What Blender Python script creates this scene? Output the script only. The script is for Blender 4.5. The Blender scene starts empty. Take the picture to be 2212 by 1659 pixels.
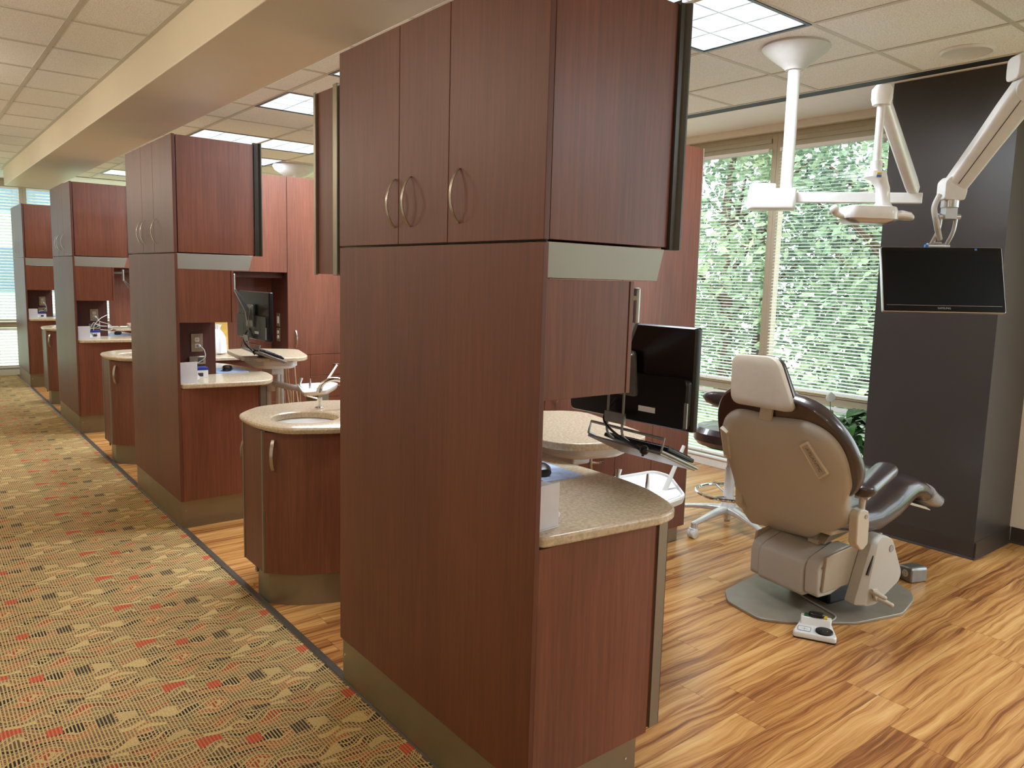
import bpy, bmesh, math, random
from mathutils import Vector, Matrix
R = math.radians
rnd = random.Random(7)
S = bpy.context.scene
COL = S.collection

# ------------------------------------------------------------------ camera
FPX = 1654.835
yaw, pitch, roll = 0.68350, -0.12299, 0.028453
fwd = Vector((math.sin(yaw) * math.cos(pitch), math.cos(yaw) * math.cos(pitch), math.sin(pitch)))
right0 = Vector((math.cos(yaw), -math.sin(yaw), 0))
up0 = right0.cross(fwd)
rt = math.cos(roll) * right0 + math.sin(roll) * up0
up = -math.sin(roll) * right0 + math.cos(roll) * up0
cd = bpy.data.cameras.new('camera')
cam = bpy.data.objects.new('camera', cd)
COL.objects.link(cam)
cam.matrix_world = Matrix(((rt.x, up.x, -fwd.x, -1.2440), (rt.y, up.y, -fwd.y, 0), (rt.z, up.z, -fwd.z, 1.55), (0, 0, 0, 1)))
cd.sensor_fit = 'HORIZONTAL'
cd.sensor_width = 36
cd.lens = FPX / 2212 * 36
cd.shift_x = -21.96 / 2212
cd.shift_y = -20.97 / 2212
cd.clip_start = .05
cd.clip_end = 300
S.camera = cam

# ------------------------------------------------------------------ view, sky, sun
vs = S.view_settings
vs.view_transform = 'Standard'
vs.look = 'None'
vs.exposure = 0.15
vs.gamma = 1
vs.use_curve_mapping = False
W = bpy.data.worlds.new('sky')
S.world = W
W.use_nodes = True
wn = W.node_tree
wb = wn.nodes['Background']
wb.inputs[0].default_value = (.90, .94, 1.0, 1)
wb.inputs[1].default_value = 4.2
sd = bpy.data.lights.new('sun', 'SUN')
sd.energy = 6.5
sd.angle = R(15)
sd.color = (1, .97, .9)
sun = bpy.data.objects.new('sun', sd)
COL.objects.link(sun)
sun.rotation_euler = (R(18), R(-38), 0)      # high, from over the roof towards the trees

# ------------------------------------------------------------------ node helpers
def srgb(r, g, b):
    f = lambda c: (c / 255 / 12.92) if c / 255 <= .04045 else ((c / 255 + .055) / 1.055) ** 2.4
    return (f(r), f(g), f(b), 1)
class N:
    def __init__(s, name):
        s.m = bpy.data.materials.new(name)
        s.m.use_nodes = True
        s.t = s.m.node_tree
        s.b = s.t.nodes['Principled BSDF']
        s.out = s.t.nodes['Material Output']
    def node(s, typ, **kw):
        n = s.t.nodes.new(typ)
        for k, v in kw.items(): setattr(n, k, v)
        return n
    def link(s, a, b): s.t.links.new(a, b)
    def put(s, sock, v):
        if hasattr(v, 'is_linked') or isinstance(v, bpy.types.NodeSocket): s.link(v, sock)
        else: sock.default_value = v
    def math(s, op, a, b=0.0, c=0.0):
        n = s.node('ShaderNodeMath', operation=op)
        s.put(n.inputs[0], a); s.put(n.inputs[1], b)
        if op in ('MULTIPLY_ADD', 'COMPARE', 'SMOOTH_MIN'): s.put(n.inputs[2], c)
        return n.outputs[0]
    def co(s, kind='Object', scale=(1, 1, 1), rot=(0, 0, 0), loc=(0, 0, 0)):
        tc = s.node('ShaderNodeTexCoord'); mp = s.node('ShaderNodeMapping')
        s.link(tc.outputs[kind], mp.inputs[0])
        mp.inputs['Scale'].default_value = scale; mp.inputs['Rotation'].default_value = rot; mp.inputs['Location'].default_value = loc
        return mp.outputs[0]
    def noise(s, vec, scale=5, detail=2, rough=.5, dist=0):
        n = s.node('ShaderNodeTexNoise'); s.link(vec, n.inputs['Vector'])
        n.inputs['Scale'].default_value = scale; n.inputs['Detail'].default_value = detail
        n.inputs['Roughness'].default_value = rough; n.inputs['Distortion'].default_value = dist
        return n.outputs['Fac']
    def ramp(s, fac, stops, interp='LINEAR'):
        n = s.node('ShaderNodeValToRGB'); s.link(fac, n.inputs[0]); n.color_ramp.interpolation = interp
        e = n.color_ramp.elements
        while len(e) < len(stops): e.new(.5)
        for i, (p, c) in enumerate(stops): e[i].position = p; e[i].color = c
        return n.outputs[0]
    def mix(s, fac, a, b, mode='MIX'):
        n = s.node('ShaderNodeMix', data_type='RGBA', blend_type=mode)
        s.put(n.inputs[0], fac); s.put(n.inputs[6], a); s.put(n.inputs[7], b)
        return n.outputs[2]
    def xyz(s, vec):
        n = s.node('ShaderNodeSeparateXYZ'); s.link(vec, n.inputs[0]); return n.outputs
    def comb(s, x, y, z=0.0):
        n = s.node('ShaderNodeCombineXYZ'); s.put(n.inputs[0], x); s.put(n.inputs[1], y); s.put(n.inputs[2], z); return n.outputs[0]
    def white(s, vec):
        n = s.node('ShaderNodeTexWhiteNoise', noise_dimensions='2D'); s.link(vec, n.inputs['Vector']); return n.outputs['Value']
    def bump(s, h, dist=.002, strength=1):
        n = s.node('ShaderNodeBump'); s.link(h, n.inputs['Height'])
        n.inputs['Distance'].default_value = dist; n.inputs['Strength'].default_value = strength
        s.link(n.outputs[0], s.b.inputs['Normal'])
    def p(s, color=None, rough=.5, metal=0, spec=.5, coat=0, emit=None, es=0, alpha=1, trans=0):
        if color is not None: s.put(s.b.inputs['Base Color'], color)
        s.b.inputs['Roughness'].default_value = rough; s.b.inputs['Metallic'].default_value = metal
        s.b.inputs['Specular IOR Level'].default_value = spec; s.b.inputs['Coat Weight'].default_value = coat
        s.b.inputs['Alpha'].default_value = alpha; s.b.inputs['Transmission Weight'].default_value = trans
        if emit is not None: s.put(s.b.inputs['Emission Color'], emit); s.b.inputs['Emission Strength'].default_value = es
        return s.m
M = {}
def simple(name, rgb, rough=.5, metal=0, spec=.5, coat=0, var=.06, scale=30, emit=0):
    n = N(name)
    nz = n.noise(n.co(), scale, 3)
    c = srgb(*rgb)
    d = tuple(max(0, x * (1 - var * 2)) for x in c[:3]) + (1,)
    l = tuple(min(1, x * (1 + var)) for x in c[:3]) + (1,)
    col = n.ramp(nz, [(.3, d), (.7, l)])
    M[name] = n.p(col, rough, metal, spec, coat, emit=c if emit else None, es=emit)
    return M[name]

# laminate wood, grain along Z
def wood(name, dark, mid, light, rough=.36):
    n = N(name)
    v = n.co(scale=(26, 26, 1.1))
    a = n.noise(v, 3.2, 6, .62, .35)
    fine = n.noise(n.co(scale=(160, 160, 4)), 4, 3, .6)
    big = n.noise(n.co(scale=(2.2, 2.2, .35)), 2.0, 2, .5, .3)
    s = n.math('ADD', n.math('MULTIPLY', a, .6), n.math('MULTIPLY', big, .4))
    col = n.ramp(s, [(.33, srgb(*dark)), (.5, srgb(*mid)), (.68, srgb(*light))])
    col = n.mix(n.math('MULTIPLY', fine, .35), col, srgb(*dark))
    M[name] = n.p(col, rough, 0, .5)
    n.bump(fine, .0002, .25)
wood('cherry_laminate', (96, 54, 38), (118, 68, 48), (138, 82, 60))
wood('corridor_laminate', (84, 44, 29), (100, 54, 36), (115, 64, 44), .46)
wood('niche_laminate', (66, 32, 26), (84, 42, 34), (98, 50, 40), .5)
simple('satin_metal', (142, 136, 122), .38, .75, var=.02)
simple('kick_metal', (140, 130, 108), .33, .7, var=.03, scale=8)
simple('valance_grey', (150, 148, 138), .42, .3, var=.02, scale=5)
simple('dark_profile', (70, 68, 62), .35, .6, var=.03)
simple('chrome', (225, 225, 225), .08, 1, var=.01)
simple('brushed_nickel', (178, 172, 160), .25, 1, var=.03, scale=80)
simple('steel', (215, 214, 210), .32, 1, var=.04, scale=12)
simple('white_plastic', (226, 226, 224), .32, var=.02, coat=.2)
simple('arm_plastic', (205, 203, 198), .4, var=.02)
simple('warm_plastic', (196, 184, 166), .42, var=.02)
simple('shell_plastic', (188, 184, 174), .5, var=.015, scale=4)
simple('beige_metal', (172, 158, 138), .42, .1, var=.02)
simple('grey_plate', (158, 151, 136), .45, .3, var=.05, scale=12)
simple('grey_metal', (150, 150, 146), .35, .7, var=.05)
simple('cast_aluminium', (214, 214, 212), .3, .5, var=.02)
simple('black_plastic', (16, 17, 19), .32, var=.1)
simple('black_gloss', (10, 12, 15), .2, spec=.3, var=.02)
simple('screen', (20, 23, 25), .35, var=.01, spec=.12)
simple('silver_paint', (180, 180, 180), .3, .8, var=.02)
simple('white_paint', (240, 238, 232), .7, var=.01)
simple('beam_paint', (226, 214, 190), .42, var=.012, scale=3)
simple('wall_paint', (232, 226, 212), .6, var=.012)
simple('column_paint', (62, 58, 56), .34, var=.02, scale=6)
simple('base_rubber', (60, 54, 50), .34, var=.05)
simple('strip_rubber', (74, 66, 58), .5, var=.08)
simple('window_frame', (176, 164, 140), .4, .3, var=.02)
simple('sill_white', (226, 226, 220), .4, var=.02)
simple('slat_white', (246, 247, 246), .45, var=.01)
simple('cord_white', (220, 220, 215), .6)
simple('hose_grey', (178, 174, 166), .5)
simple('hose_tan', (206, 188, 140), .5)
simple('paper_white', (240, 241, 244), .6, var=.01)
simple('card_holder', (214, 212, 218), .25, var=.02)
simple('box_blue', (40, 66, 150), .5)
simple('pad_blue', (178, 200, 236), .6, var=.2, scale=22)
simple('print_dark', (60, 60, 66), .6)
simple('yellow_card', (240, 196, 96), .6)
simple('outlet_ivory', (222, 214, 196), .4)
simple('plate_steel', (168, 160, 140), .3, .7)
simple('green_part', (30, 90, 60), .4)
simple('yellow_part', (220, 190, 50), .4)
simple('blue_part', (50, 110, 190), .4)
simple('soil', (50, 36, 26), .9)
simple('pot_glaze', (46, 42, 40), .35)
simple('petal', (244, 244, 236), .5)
simple('bark', (92, 78, 62), .9, var=.2)
simple('facade', (170, 196, 206), .6, emit=0)
simple('facade_dark', (92, 116, 130), .3)
simple('speaker_white', (232, 228, 214), .5)
# leather
n = N('brown_leather')
cr = n.noise(n.co(), 420, 2)
n.p(srgb(50, 38, 37), .28, 0, .6, .45); n.bump(cr, .0006, .5); M['brown_leather'] = n.m
n = N('clear_vinyl')
n.p((1, 1, 1, 1), .06, 0, .5); n.b.inputs['Alpha'].default_value = .28; M['clear_vinyl'] = n.m
# glass: thin pane
n = N('window_glass')
tr = n.node('ShaderNodeBsdfTransparent'); tr.inputs[0].default_value = (.92, .95, .95, 1)
gl = n.node('ShaderNodeBsdfGlossy'); gl.inputs['Roughness'].default_value = .02
mx = n.node('ShaderNodeMixShader'); mx.inputs[0].default_value = .012
n.link(tr.outputs[0], mx.inputs[1]); n.link(gl.outputs[0], mx.inputs[2]); n.link(mx.outputs[0], n.out.inputs[0])
M['window_glass'] = n.m
# leaves
def leafmat(name, cols, tr=.35):
    n = N(name)
    g = n.noise(n.co(), 1.4, 3); w = n.noise(n.co(), 34, 1)
    f = n.math('ADD', n.math('MULTIPLY', g, .6), n.math('MULTIPLY', w, .4))
    col = n.ramp(f, [(.34, srgb(*cols[0])), (.5, srgb(*cols[1])), (.66, srgb(*cols[2]))])
    df = n.node('ShaderNodeBsdfDiffuse'); tl = n.node('ShaderNodeBsdfTranslucent'); mx = n.node('ShaderNodeMixShader')
    n.link(col, df.inputs[0]); n.link(col, tl.inputs[0]); mx.inputs[0].default_value = tr
    n.link(df.outputs[0], mx.inputs[1]); n.link(tl.outputs[0], mx.inputs[2]); n.link(mx.outputs[0], n.out.inputs[0])
    M[name] = n.m
leafmat('tree_leaf', [(104, 132, 108), (140, 162, 132), (176, 192, 146)])
leafmat('tree_leaf_dark', [(88, 112, 98), (116, 138, 118), (146, 166, 138)])
n = N('lily_leaf'); n.p(n.ramp(n.noise(n.co(), 9, 2), [(.3, srgb(28, 62, 26)), (.7, srgb(62, 112, 44))]), .3); M['lily_leaf'] = n.m
n = N('lawn'); n.p(n.ramp(n.noise(n.co(), 3, 6, .7), [(.3, srgb(118, 140, 102)), (.7, srgb(162, 180, 140))]), .9); M['lawn'] = n.m
# solid surface (speckled beige counter)
n = N('solid_surface')
v1 = n.node('ShaderNodeTexVoronoi'); n.link(n.co(), v1.inputs['Vector']); v1.inputs['Scale'].default_value = 210
sp = n.ramp(v1.outputs['Distance'], [(.16, (1, 1, 1, 1)), (.3, (0, 0, 0, 1))])
pick = n.noise(n.co(), 150, 2)
mask = n.math('MULTIPLY', sp, n.ramp(pick, [(.5, (0, 0, 0, 1)), (.6, (1, 1, 1, 1))]))
base = n.ramp(n.noise(n.co(), 90, 3), [(.35, srgb(190, 170, 142)), (.65, srgb(214, 197, 170))])
n.p(n.mix(n.math('MULTIPLY', mask, .75), base, srgb(138, 112, 86)), .22, 0, .5); M['solid_surface'] = n.m
# stainless bowl
# ceiling tile
n = N('ceiling_tile')
v = n.co()
f1 = n.noise(v, 170, 3, .7); f2 = n.noise(v, 60, 2)
n.p(n.ramp(f1, [(.33, srgb(214, 212, 206)), (.55, srgb(246, 244, 240))]), .9, 0, .2); n.bump(f1, .003, .7); M['ceiling_tile'] = n.m
simple('grid_metal', (200, 194, 182), .55, var=.01)
simple('slot_dark', (18, 20, 24), .6)
# lit fixture lens
n = N('fixture_lens')
x, y, z = n.xyz(n.co(kind='Object'))
cx = n.math('FRACT', n.math('MULTIPLY', x, 5.0)); cy = n.math('FRACT', n.math('MULTIPLY', y, 5.0))
dx = n.math('ABSOLUTE', n.math('SUBTRACT', cx, .5)); dy = n.math('ABSOLUTE', n.math('SUBTRACT', cy, .5))
edge = n.math('GREATER_THAN', n.math('MAXIMUM', dx, dy), .475)
blob = n.math('MULTIPLY', n.math('GREATER_THAN', n.noise(n.co(scale=(7, 3, 1)), 3.0, 3), .5), .25)
st = n.math('SUBTRACT', 1.0, n.math('ADD', n.math('MULTIPLY', edge, .45), n.math('MULTIPLY', n.noise(n.co(scale=(3, 8, 1)), 2.2, 2), .45)))
em = n.node('ShaderNodeEmission'); em.inputs[0].default_value = (.86, .95, 1.0, 1)
n.link(n.math('MULTIPLY', st, 1.8), em.inputs[1]); n.link(em.outputs[0], n.out.inputs[0]); FIX_EM = em
M['fixture_lens'] = n.m
n = N('warm_lens'); em = n.node('ShaderNodeEmission'); em.inputs[0].default_value = (1, .84, .6, 1); em.inputs[1].default_value = 6
n.link(em.outputs[0], n.out.inputs[0]); M['warm_lens'] = n.m
# carpet: loom pattern repeating every .52 x .425 m; thin tan wavy lines along X, ribbed cells between them
n = N('carpet')
PX, PY = .52, .425
x, y, z = n.xyz(n.co(kind='Object'))
w1 = 2 * math.pi / PX; w2 = 2 * math.pi / PY
def sn(kx, ky, ph, amp): return n.math('MULTIPLY', n.math('SINE', n.math('ADD', n.math('ADD', n.math('MULTIPLY', x, kx * w1), n.math('MULTIPLY', y, ky * w2)), ph)), amp)
wob = sn(2, 1, 0, .011)
for kx, ky, ph, am in ((3, -2, 1.1, .008), (1, 3, 2.3, .010), (4, 2, .4, .005), (5, -4, 3.0, .004)): wob = n.math('ADD', wob, sn(kx, ky, ph, am))
def hashed(px, py, cl, seed):
    yy = n.math('DIVIDE', n.math('ADD', y, wob), py); row = n.math('FLOOR', yy); fr = n.math('SUBTRACT', yy, row)
    rm = n.math('FLOORED_MODULO', row, float(round(PY / py)))
    sh = n.white(n.comb(rm, seed))
    xx = n.math('ADD', n.math('DIVIDE', x, cl), n.math('FLOOR', n.math('MULTIPLY', sh, 60.0)))
    xx = n.math('ADD', xx, n.math('MULTIPLY', sh, .7))
    cm = n.math('FLOORED_MODULO', n.math('FLOOR', xx), float(round(PX / cl)))
    return row, fr, n.white(n.comb(n.math('ADD', cm, seed), rm)), n.white(n.comb(cm, n.math('ADD', rm, seed + 31.0)))
row, fr, h, h2 = hashed(0, PY / 17, PX / 6, 4.0)
rib = n.math('GREATER_THAN', n.math('FRACT', n.math('DIVIDE', x, .52 / 46)), .42)
rib2 = n.math('GREATER_THAN', n.math('FRACT', n.math('DIVIDE', n.math('ADD', y, wob), PY / 51)), .28)
fill = n.ramp(h, [(0, srgb(206, 178, 122)), (.09, srgb(112, 62, 48)), (.36, srgb(54, 44, 40)), (.60, srgb(104, 82, 60)), (.84, srgb(160, 72, 50))], 'CONSTANT')
tan = n.ramp(n.noise(n.co(), 300, 2), [(.3, srgb(172, 144, 94)), (.7, srgb(212, 186, 130))])
def blk(cx, cy, w, hh, soft=.0):
    yv = n.math('ADD', y, n.math('MULTIPLY', wob, .5))
    dx = n.math('MULTIPLY', n.math('ABSOLUTE', n.math('SUBTRACT', n.math('FRACT', n.math('ADD', n.math('DIVIDE', n.math('SUBTRACT', x, cx), PX), .5)), .5)), PX)
    dy = n.math('MULTIPLY', n.math('ABSOLUTE', n.math('SUBTRACT', n.math('FRACT', n.math('ADD', n.math('DIVIDE', n.math('SUBTRACT', yv, cy), PY), .5)), .5)), PY)
    return n.math('MULTIPLY', n.math('LESS_THAN', dx, w / 2), n.math('LESS_THAN', dy, hh / 2))
lw = n.math('MULTIPLY_ADD', n.noise(n.co(), 9, 2), .42, .02)
line = n.math('LESS_THAN', fr, lw)
cov = n.math('MULTIPLY', rib, n.math('MAXIMUM', rib2, n.math('LESS_THAN', h2, .35)))
cov = n.math('MULTIPLY', cov, n.math('SUBTRACT', 1.0, line))
red = n.math('MAXIMUM', blk(-.521, 2.897, .078, .052), blk(-.399, 2.831, .046, .045))
drk = n.math('MAXIMUM', blk(-.25, 2.80, .055, .06), blk(-.31, 3.0, .06, .03))
tn = n.math('MAXIMUM', blk(-.185, 2.79, .06, .05), blk(-.60, 2.99, .07, .03))
fill = n.mix(red, fill, srgb(186, 74, 54)); fill = n.mix(drk, fill, srgb(50, 44, 44))
cov = n.math('MAXIMUM', cov, n.math('MULTIPLY', red, n.math('MULTIPLY_ADD', rib, .35, .62)))
cov = n.math('MAXIMUM', cov, n.math('MULTIPLY', drk, n.math('MULTIPLY_ADD', rib, .6, .3)))
cov = n.math('MULTIPLY', cov, n.math('SUBTRACT', 1.0, n.math('MULTIPLY', tn, .9)))
n.p(n.mix(cov, tan, fill), .95, 0, .15); n.bump(n.math('ADD', n.math('MULTIPLY', cov, -.6), n.noise(n.co(), 500, 2)), .0025, .6)
M['carpet'] = n.m
# plank floor, boards along X
n = N('plank_floor')
x, y, z = n.xyz(n.co(kind='Object'))
BW, BL = .127, .92
rw = n.math('FLOOR', n.math('DIVIDE', y, BW))
xo = n.math('ADD', n.math('DIVIDE', x, BL), n.math('MULTIPLY', n.white(n.comb(rw, 9.0)), 5.0))
bd = n.math('FLOOR', xo)
hb = n.white(n.comb(bd, rw))
ox = n.math('MULTIPLY', hb, 23.0)
warp = n.math('MULTIPLY', n.math('SUBTRACT', n.noise(n.comb(n.math('ADD', n.math('MULTIPLY', x, 2.6), ox), n.math('ADD', n.math('MULTIPLY', y, 7.0), ox), ox), 1.0, 2, .5), .5), .075)
yw = n.math('ADD', y, warp)
gv = n.comb(n.math('ADD', n.math('MULTIPLY', x, .55), ox), n.math('ADD', n.math('MULTIPLY', yw, 17.0), ox), ox)
g1 = n.noise(gv, 1.9, 4, .6, .25)
gv2 = n.comb(n.math('ADD', n.math('MULTIPLY', x, 1.6), ox), n.math('ADD', n.math('MULTIPLY', yw, 70.0), ox), ox)
g2 = n.noise(gv2, 2.0, 4, .65, .6)
f = n.math('ADD', n.math('MULTIPLY', g1, .72), n.math('MULTIPLY', g2, .28))
f = n.math('ADD', f, n.math('MULTIPLY', n.math('SUBTRACT', hb, .5), .10))
col = n.ramp(f, [(.31, srgb(104, 62, 34)), (.40, srgb(148, 94, 50)), (.47, srgb(182, 127, 71)), (.55, srgb(202, 149, 88)), (.68, srgb(222, 176, 112))])
e1 = n.math('LESS_THAN', n.math('FRACT', n.math('DIVIDE', y, BW)), .014)
e2 = n.math('LESS_THAN', n.math('FRACT', xo), .0025)
ed = n.math('MAXIMUM', e1, e2)
n.p(n.mix(n.math('MULTIPLY', ed, .6), col, srgb(60, 34, 18)), .27, 0, .5); n.bump(n.math('MULTIPLY', g2, 1.0), .0006, .25)
M['plank_floor'] = n.m

# ------------------------------------------------------------------ mesh helpers
class G:
    def __init__(s): s.bm = bmesh.new()
    def face(s, pts):
        vs = [s.bm.verts.new(p) for p in pts]
        return s.bm.faces.new(vs)
    def box(s, x0, y0, z0, x1, y1, z1):
        v = [s.bm.verts.new((x, y, z)) for x in (x0, x1) for y in (y0, y1) for z in (z0, z1)]
        for f in ((0, 1, 3, 2), (4, 6, 7, 5), (0, 4, 5, 1), (2, 3, 7, 6), (0, 2, 6, 4), (1, 5, 7, 3)): s.bm.faces.new([v[i] for i in f])
        return s
    def obox(s, c, ax, ay, az, hx, hy, hz):
        c, ax, ay, az = Vector(c), Vector(ax), Vector(ay), Vector(az)
        v = [s.bm.verts.new(c + ax * hx * i + ay * hy * j + az * hz * k) for i in (-1, 1) for j in (-1, 1) for k in (-1, 1)]
        for f in ((0, 1, 3, 2), (4, 6, 7, 5), (0, 4, 5, 1), (2, 3, 7, 6), (0, 2, 6, 4), (1, 5, 7, 3)): s.bm.faces.new([v[i] for i in f])
        return s
    def ext(s, pts, vec):
        vec = Vector(vec); n = len(pts)
        a = [s.bm.verts.new(Vector(p)) for p in pts]; b = [s.bm.verts.new(Vector(p) + vec) for p in pts]
        s.bm.faces.new(a); s.bm.faces.new(b[::-1])
        for i in range(n): s.bm.faces.new((a[i], b[i], b[(i + 1) % n], a[(i + 1) % n]))
        return s
    def prism(s, poly, z0, z1): return s.ext([(p[0], p[1], z0) for p in poly], (0, 0, z1 - z0))
    def loft(s, rings, cap=True, closed=False):
        R_ = [[s.bm.verts.new(Vector(p)) for p in r] for r in rings]; n = len(R_[0])
        m = len(R_)
        for i in range(m if closed else m - 1):
            a, b = R_[i], R_[(i + 1) % m]
            for j in range(n): s.bm.faces.new((a[j], a[(j + 1) % n], b[(j + 1) % n], b[j]))
        if cap and not closed:
            s.bm.faces.new(R_[0][::-1]); s.bm.faces.new(R_[-1])
        return s
    def tube(s, pts, r, n=8, closed=False, flat=None):
        pts = [Vector(p) for p in pts]; m = len(pts); rings = []; ref = None
        for i, p in enumerate(pts):
            if closed: t = (pts[(i + 1) % m] - pts[i - 1]).normalized()
            else: t = ((pts[min(i + 1, m - 1)] - pts[max(i - 1, 0)])).normalized()
            if ref is None: ref = Vector((0, 0, 1)) if abs(t.z) < .9 else Vector((1, 0, 0))
            a = t.cross(ref).normalized(); b = a.cross(t).normalized(); ref = b
            rr = r[i] if isinstance(r, (list, tuple)) else r
            ra, rb = (rr, rr) if flat is None else (rr * flat[0], rr * flat[1])
            rings.append([p + a * math.cos(2 * math.pi * k / n) * ra + b * math.sin(2 * math.pi * k / n) * rb for k in range(n)])
        return s.loft(rings, True, closed)
    def lathe(s, prof, c=(0, 0, 0), n=24, axis='z'):
        rings = []
        for r, h in prof:
            ring = []
            for k in range(n):
                a = 2 * math.pi * k / n; q = (r * math.cos(a), r * math.sin(a), h)
                if axis == 'x': q = (q[2], q[0], q[1])
                if axis == 'y': q = (q[1], q[2], q[0])
                ring.append((q[0] + c[0], q[1] + c[1], q[2] + c[2]))
            rings.append(ring)
        return s.loft(rings)
    def ball(s, c, r, sc=(1, 1, 1), n=12):
        rings = []
        for i in range(1, n):
            a = math.pi * i / n
            rings.append([(c[0] + r * sc[0] * math.sin(a) * math.cos(2 * math.pi * k / 16), c[1] + r * sc[1] * math.sin(a) * math.sin(2 * math.pi * k / 16), c[2] - r * sc[2] * math.cos(a)) for k in range(16)])
        return s.loft(rings)
    def xf(s, mat):
        bmesh.ops.transform(s.bm, matrix=mat, verts=s.bm.verts); return s
def spline(pts, k=6, closed=False):
    P = [Vector(p) for p in pts]; n = len(P); out = []
    rng = range(n if closed else n - 1)
    for i in rng:
        if closed: a, b, c, d = P[i - 1], P[i], P[(i + 1) % n], P[(i + 2) % n]
        else: a, b, c, d = P[max(i - 1, 0)], P[i], P[i + 1], P[min(i + 2, n - 1)]
        for j in range(k):
            t = j / k
            out.append(.5 * ((2 * b) + (c - a) * t + (2 * a - 5 * b + 4 * c - d) * t * t + (3 * b - a - 3 * c + d) * t ** 3))
    if not closed: out.append(P[-1])
    return out
def rpoly(pts, r=.02, k=4):
    """polygon with rounded corners (2D)"""
    out = []; n = len(pts)
    for i in range(n):
        a, b, c = Vector(pts[i - 1][:2]), Vector(pts[i][:2]), Vector(pts[(i + 1) % n][:2])
        rr = min(r, (a - b).length * .45, (c - b).length * .45)
        p, q = b + (a - b).normalized() * rr, b + (c - b).normalized() * rr
        for j in range(k + 1):
            t = j / k; out.append(tuple((1 - t) ** 2 * p + 2 * t * (1 - t) * b + t * t * q))
    return out
def link(name, g, mat, parent=None, bevel=0, smooth=True, label=None, seg=2):
    bm = g.bm
    bmesh.ops.recalc_face_normals(bm, faces=bm.faces)
    me = bpy.data.meshes.new(name); bm.to_mesh(me); bm.free()
    me.materials.append(M[mat])
    if smooth:
        me.shade_smooth(); me.set_sharp_from_angle(angle=R(34))
    o = bpy.data.objects.new(name, me); COL.objects.link(o)
    if parent is not None: o.parent = parent
    if bevel:
        b = o.modifiers.new('bevel', 'BEVEL'); b.width = bevel; b.segments = seg; b.limit_method = 'ANGLE'; b.angle_limit = R(32); b.harden_normals = False
    if label: o['label'] = label
    return o
def tag(o, label, cat, group=None, kind=None):
    o['label'] = label; o['category'] = cat
    if group: o['group'] = group
    if kind: o['kind'] = kind
    return o
def thing(name, label, cat, loc=(0, 0, 0), rz=0, group=None):
    o = bpy.data.objects.new(name, None); COL.objects.link(o); o.empty_display_size = .1
    o.location = loc; o.rotation_euler = (0, 0, rz)
    return tag(o, label, cat, group)
def struct(name, g, mat, parent=None, bevel=0):
    o = link(name, g, mat, parent, bevel)
    if parent is None: o['kind'] = 'structure'
    return o
def kids(o): return [c for c in COL.objects if c.parent == o]
def dup(root, loc, label, rz=None):
    def rec(o, par):
        c = o.copy(); COL.objects.link(c); c.parent = par
        for ch in kids(o): rec(ch, c)
        return c
    r = rec(root, None); r.location = loc; r['label'] = label
    if rz is not None: r.rotation_euler = (0, 0, rz)
    return r
def text_mesh(name, txt, size, mat, parent, mw, extrude=.0004):
    cu = bpy.data.curves.new(name, 'FONT'); cu.body = txt; cu.size = size; cu.extrude = extrude; cu.align_x = 'CENTER'; cu.align_y = 'CENTER'
    t = bpy.data.objects.new(name + '_src', cu); COL.objects.link(t)
    bpy.context.view_layer.update()
    me = bpy.data.meshes.new_from_object(t.evaluated_get(bpy.context.evaluated_depsgraph_get()))
    bpy.data.objects.remove(t); bpy.data.curves.remove(cu)
    me.name = name; me.transform(mw); me.materials.clear(); me.materials.append(M[mat])
    o = bpy.data.objects.new(name, me); COL.objects.link(o); o.parent = parent
    return o
# ------------------------------------------------------------------ the room
OFF = [0, 3.267, 6.583, 10.03]
CZ = 2.74
XW, YW, XL, YB = 4.17, 12.95, -2.7, -3.2
g = G(); g.box(XL, YB, -.08, 0, YW, 0); struct('floor', g, 'carpet')
g = G(); g.box(0, YB, -.08, XW + .1, YW, .0); f2 = struct('floor.001', g, 'plank_floor')
g = G(); g.ext([(0, YB, 0), (.004, YB, .006), (.03, YB, .006), (.034, YB, 0)], (0, YW - YB, 0)); struct('trim_1', g, 'strip_rubber')
# ceilings, beam, slots
g = G(); g.box(XL, YB, CZ, -.155, 11.79, CZ + .05); struct('ceiling', g, 'ceiling_tile')
g = G(); g.box(.33, YB, CZ, 3.165, 11.79, CZ + .05); struct('ceiling.001', g, 'ceiling_tile')
g = G(); g.box(3.166, YB, CZ - .003, 3.262, 11.79, CZ + .05).box(.34, 11.79, CZ + .002, 3.25, 11.868, CZ + .05); struct('trim_2', g, 'slot_dark')
g = G()
g.box(3.262, YB, CZ - .004, 3.280, 11.87, CZ + .06)
g.box(3.28, YB, CZ + .06, XW + .1, 11.87, CZ + .12)
g.box(XL, 11.87, CZ - .004, XW + .1, YW + .05, CZ + .06)
g.box(XL, 11.79, CZ - .004, .33, 11.88, CZ + .06)
struct('ceiling.002', g, 'white_paint')
g = G(); g.box(XL - .1, YB - .1, CZ + .12, XW + .3, YW + .3, CZ + .2); struct('ceiling.003', g, 'white_paint')
g = G(); g.box(-.155, YB, 2.525, .33, 11.6, CZ + .06); struct('trim_3', g, 'beam_paint', bevel=.004)
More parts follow.
